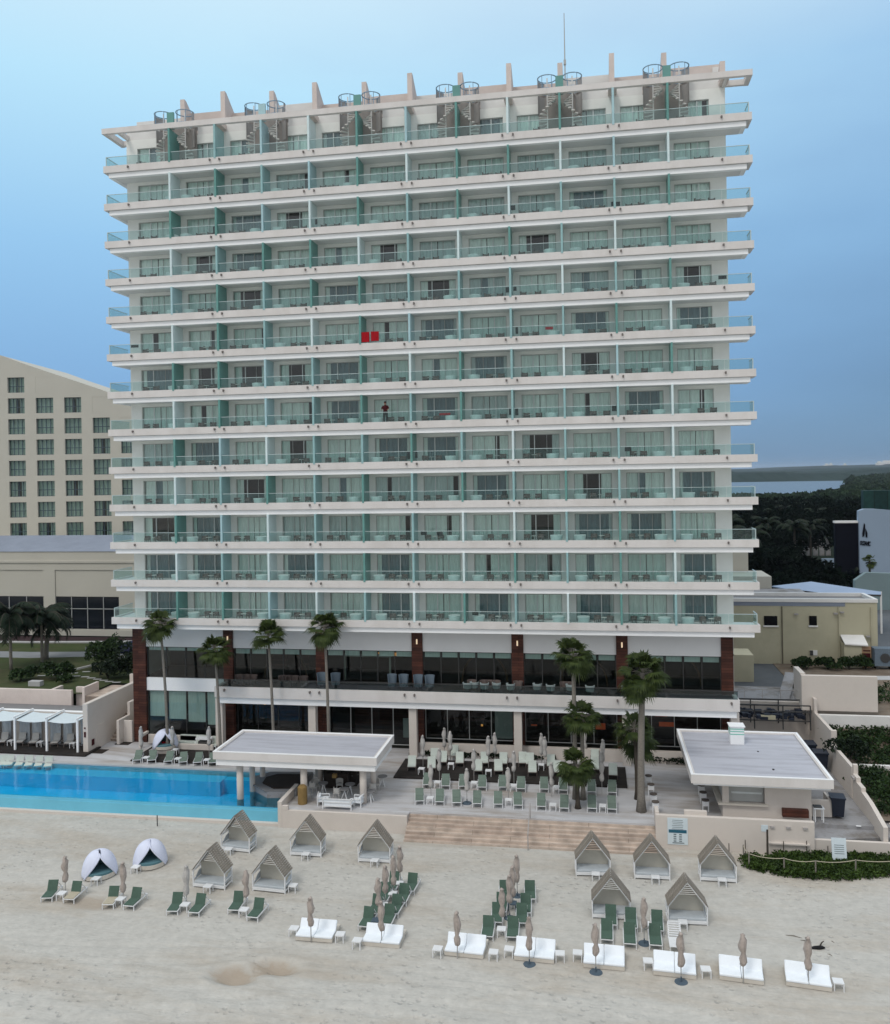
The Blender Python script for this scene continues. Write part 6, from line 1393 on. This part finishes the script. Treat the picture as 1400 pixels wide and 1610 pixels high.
# counter stools
def mk_stool():
    t=empty('counter_stool',(0,0,0),0,'x','stool'); q=MB(); q.tube([(0,0,.72),(0,0,.77)],.25,14); q.build('seat',mat('brown_stool_seat',(.10,.085,.075),.7,.1,3),t)
    q=MB(); q.cb(0,.0,.40,.42,.36,.3); q.build('backrest',M['metalw'],t)
    for sx in (-.18,.18):
        for sy in (-.16,.16): q=MB(); q.cb(sx,sy,0,.04,.04,.4); q.build('leg',M['metalw'],t)
    return t
SK=mk_stool(); protos.append(SK)
for i,(x,y) in enumerate(L['ST']): put(SK,x,y,.004,'white stool with brown seat in the row right of the thick palm, '+['nearest','second','third','farthest'][i],'stools beside the thick palm')
for i,(x,y) in enumerate(L['SK']): put(SK,x,y,.004,'white stool along the kiosk counter, '+['nearest','middle','farthest'][i],'stools at the kiosk counter')
# terrace furniture on the first floor
def mk_tub(name,m,wd,h,label,cat='armchair'):
    t=empty(name,(0,0,0),0,label,cat); q=MB(); n=12
    pts=[(wd*math.cos(a),wd*.9*math.sin(a)) for a in np.linspace(-.5,math.pi+.5,n)]
    for a,b_ in zip(pts[:-1],pts[1:]): q.quad((a[0]*.8,a[1]*.8,.25),(b_[0]*.8,b_[1]*.8,.25),(b_[0],b_[1],h),(a[0],a[1],h))
    o=q.build('shell',M[m],t); s=o.modifiers.new('s','SOLIDIFY'); s.thickness=.05
    q=MB(); q.tube([(0,0,.28),(0,0,.42)],wd*.85,12); q.build('seat',M[m],t); q=MB(); q.tube([(0,0,0),(0,0,.28)],wd*.5,8); q.build('base',M['frame_d'],t); return t
BW=mk_tub('wing_chair','bluegrey',.42,1.2,'x'); M['bk']=mat('pale_wire_weave',(.36,.42,.42),.7,.2,8); BK=mk_tub('bucket_chair','bk',.38,.72,'x'); TP=mk_tub('terrace_seat','wicker',.4,.8,'x'); protos+=[BW,BK,TP]
def txp(px,Y): return yl(px,1075,Y)[0]
for i,px in enumerate([506,528,617,635,658,676]): put(BW,txp(px,.9),.9,5.312,f"blue-grey high-backed chair on the upper terrace, {ORD[i]} from the left",'high-backed terrace chairs',jit(.6))
for i,px in enumerate([735,746,762,781,803,845,866,897,928,985]): put(BK,txp(px,.8+(i%2)*.25),.8+(i%2)*.25,5.312,f"pale bucket chair on the upper terrace, {ORD[i]} from the left",'pale bucket chairs on the terrace',3.1+jit(.5))
for i,px in enumerate([377,387,398,445,452,463,478,742,762,770,780,815,888,895]): put(TP,txp(px,1.25),1.25,5.312,f"dark woven seat near the terrace glass, {OR2[i]} from the left",'woven seats along the terrace glass',jit(.3))
# plants along the plinth
for i,(px,w_) in enumerate([(648,.5),(676,.6),(730,.25),(742,.8),(765,.4),(775,.7),(840,.8),(868,.4)]):
    X_=yl(px,1190,.7)[0]; shrub('planter_shrub',(X_,.75,.0),(w_,.3,.42),160,.10,'hedged',f"small dark plant clump at the foot of the tower wall, {ORD[i]} from the left",group='plants along the tower plinth',clumps=3)
shrub('planter_shrub',(46.0,1.2,0),(2.6,.5,.5),700,.12,'hedged','long dark hedge strip between the thick palm and the kiosk roof',clumps=9)
# balconies
tabM=M['bronze']
def simple(name,parts,ms):
    q=MB(); parts(q); o=q.build(name,ms); return o
def chair_geo(q):
    pts=[(.27*math.cos(a),.25*math.sin(a)) for a in np.linspace(-.5,math.pi+.5,9)]
    q.tube([(0,0,.26),(0,0,.38)],.27,9)
    for a,b_ in zip(pts[:-1],pts[1:]):
        q.add([(a[0],a[1],.2),(b_[0],b_[1],.2),(b_[0],b_[1],.54),(a[0],a[1],.54),(a[0]*.86,a[1]*.86,.2),(b_[0]*.86,b_[1]*.86,.2),(b_[0]*.86,b_[1]*.86,.54),(a[0]*.86,a[1]*.86,.54)],[(0,1,2,3),(7,6,5,4),(2,6,7,3)])
    for sx in (-.17,.17):
        for sy in (-.16,.16): q.cb(sx,sy,0,.04,.04,.26)
bch=simple('balcony_chair',chair_geo,M['wicker']); btb=simple('balcony_table',lambda q:(q.tube([(0,0,.40),(0,0,.43)],.24,10),q.tube([(0,0,0),(0,0,.40)],.03,5)),M['bronze'])
def tubg(q): 
    n=16; q.tube([(0,0,0),(0,0,.44),(0,0,.48)],[.42,.50,.48],n)
btu=simple('balcony_tub',tubg,M['tub'])
ROW=lambda k:['top','second','third','fourth','fifth','sixth','seventh','eighth','ninth','tenth','eleventh','twelfth','lowest'][12-k]
BAYN=lambda b:['leftmost','second','third','fourth','fifth','sixth','seventh','eighth','ninth','tenth','eleventh','rightmost'][b]
def bay0(b): return XL+.9 if b==0 else DIV[b-1]
for k in range(13):
    for b in range(12):
        z=Z0+H*k-.098; x0=bay0(b); A=b%2==0
        where=f"in the {BAYN(b)} bay of the {ROW(k)} balcony row"
        if k<12:
            if A: xs_=[1.0,2.0]; xt=3.15
            else: xs_=[2.15,3.15]; xt=1.05
            if b==0: xt=3.6
            put_=[(bch,xs_[0],.85,'left brown wicker chair '),(bch,xs_[1],.85,'right brown wicker chair '),(btb,(xs_[0]+xs_[1])/2,.75,'small round table '),(btu,xt,.85,'white round tub ')]
        else:
            s=2.55 if A and b else 1.5
            if b==0: s=1.2
            put_=[(bch,s-.45+.0,.85,'low dark chair '),(btb,s+.1,.8,'small round table ')] 
        for p_,dx_,y,lb in put_:
            c=p_.copy(); COL.objects.link(c); c.location=(x0+dx_+jit(.12),y+jit(.1),z); c.rotation_euler=(0,0,random.uniform(-.6,.6) if p_ is bch else 0)
            cat='chair' if p_ is bch else ('table' if p_ is btb else 'tub')
            tag(c,lb+where,cat,{'chair':'wicker chairs on the balconies','table':'tables on the balconies','tub':'tubs on the balconies'}[cat])
for o in (bch,btb,btu): bpy.data.objects.remove(o)
# towels, clothing and the person
def cloth(x,k,w_,h_,m,label,zt=.80,y=.08):
    q=MB(); n=5; z=Z0+H*k+zt
    for i in range(n):
        a=x-w_/2+w_*i/n; b_=a+w_/n; yy=lambda j:y-.03-.02*(j%2)
        q.quad((a,yy(i),z-h_),(b_,yy(i+1),z-h_),(b_,yy(i+1),z+.03),(a,yy(i),z+.03))
    o=q.build('hanging_towel',M[m]); s=o.modifiers.new('s','SOLIDIFY'); s.thickness=.02; tag(o,label,'towel')
cx=yl(574.5,531,0)[0]; cloth(cx,7,.66,.78,'red','red towel over the balustrade, left one of the pair',.86); cloth(yl(589.5,529,0)[0],7,.66,.74,'red','red towel over the balustrade, right one of the pair',.88)
for px,py,m,w_,h_ in [(642,466,'black',.22,.4),(799,455,'black',.35,.4),(810,453,'black',.25,.3),(813,520,'black',.2,.5),(803,648,'black',.25,.45),(813,648,'black',.25,.5),(966,641,'black',.35,.4),(794,779,'black',.35,.35),(643,718,'black',.25,.6),(655,715,'black',.2,.5),(213,547,'black',.7,.2),(1136,440,'black',.6,.25),(964,325,'black',.3,.3),(972,325,'black',.3,.3),(807,327,'black',.35,.35),(338,355,'black',.25,.6),(498,350,'black',.2,.4),(988,710,'black',.5,.3),(667,841,'black',.5,.3),(692,843,'black',.5,.3),(864,520,'red',.6,.2),(700,655,'red',.9,.15),(748,968,'black',.5,.3)]:
    k,b=kb(px,py-8); X_,Z_=yl(px,py,.5); 
    k=max(0,min(12,int(math.floor((Z_+.25-Z0)/H)))); z=Z_-(Z0+H*k); zt=min(.75,max(.35,z+h_/2))
    cloth(X_,k,w_,h_,m,('black cloth' if m=='black' else 'dull red cloth')+f" hung in the {BAYN(max(0,min(11,sum(1 for d_ in DIV if X_>d_))))} bay of the {ROW(k)} row, {'left' if (X_-6.02)%4.067<2 else 'right'} side",zt,.45)
def person(x,y,z,rz):
    me=bpy.data.meshes.new('person'); V=[(0,0,.92),(0,0,1.12),(0,-.03,1.32),(0,-.05,1.45),(0,-.07,1.53),(0,-.09,1.63),(0,-.08,1.72),
      (.18,-.02,1.40),(.26,-.10,1.15),(.20,-.30,1.06),(-.18,-.02,1.40),(-.27,-.10,1.15),(-.20,-.30,1.06),(.10,0,.86),(.11,-.02,.47),(.11,.02,.08),(.11,-.12,.03),(-.10,0,.86),(-.12,-.02,.47),(-.12,.02,.08),(-.12,-.12,.03)]
    E=[(0,1),(1,2),(2,3),(3,4),(4,5),(5,6),(2,7),(7,8),(8,9),(2,10),(10,11),(11,12),(0,13),(13,14),(14,15),(15,16),(0,17),(17,18),(18,19),(19,20)]
    me.from_pydata(V,E,[]); o=bpy.data.objects.new('person',me); COL.objects.link(o)
    sk=o.modifiers.new('s','SKIN'); rad=[.15,.13,.17,.06,.055,.10,.075,.06,.045,.035,.06,.045,.035,.09,.065,.045,.035,.09,.065,.045,.035]
    for i,r_ in enumerate(rad): me.skin_vertices[0].data[i].radius=(r_,r_*.85)
    me.skin_vertices[0].data[0].use_root=True
    o.modifiers.new('u','SUBSURF').levels=1; me.materials.append(M['skin']); o.location=(x,y,z); o.rotation_euler=(0,0,rz)
    tag(o,'person in dark clothes with a maroon top standing at a balcony balustrade','person')
    q=MB(); q.tube([(0,0,.86),(0,0,1.05),(0,-.02,1.25),(0,-.03,1.42),(0,-.05,1.48)],[.19,.18,.22,.2,.08],12); q.tube([(.16,-.02,1.41),(.27,-.08,1.2)],[.09,.07],8); q.tube([(-.16,-.02,1.41),(-.28,-.08,1.2)],[.09,.07],8); q.build('shirt',M['maroonc'],o,smooth=True)
    q=MB(); q.tube([(0,0,.92),(.1,0,.80),(.11,-.02,.5),(.11,.02,.12)],[.13,.11,.09,.07],8); q.tube([(0,0,.92),(-.1,0,.80),(-.12,-.02,.5),(-.12,.02,.12)],[.13,.11,.09,.07],8); q.build('trousers',M['black'],o)
    q=MB(); q.tube([(0,-.05,1.66),(0,-.05,1.74),(0,-.05,1.80)],[.10,.115,.05],10); q.build('hair',M['black'],o,smooth=True)
person(yl(606,650,.55)[0],.62,Z0+H*5-.098,0)
# stains in the open sand: nothing else; clean up prototypes
for p in protos: free(p)
# ------------------------------------------------------------------ air: even haze round everything, camera inside
def haze():
    m=bpy.data.materials.new('haze_air'); m.use_nodes=True; nt=m.node_tree; nt.nodes.clear()
    o=nt.nodes.new('ShaderNodeOutputMaterial'); v=nt.nodes.new('ShaderNodeVolumePrincipled')
    v.inputs['Color'].default_value=(.80,.88,1,1); v.inputs['Density'].default_value=HAZE_D; v.inputs['Anisotropy'].default_value=.2
    nt.links.new(v.outputs[0],o.inputs['Volume'])
    q=MB(); q.box(-9500,9500,-950,14500,-4.5,75); tag(q.build('haze',m),kind='stuff')
HAZE_D=.00007
haze()
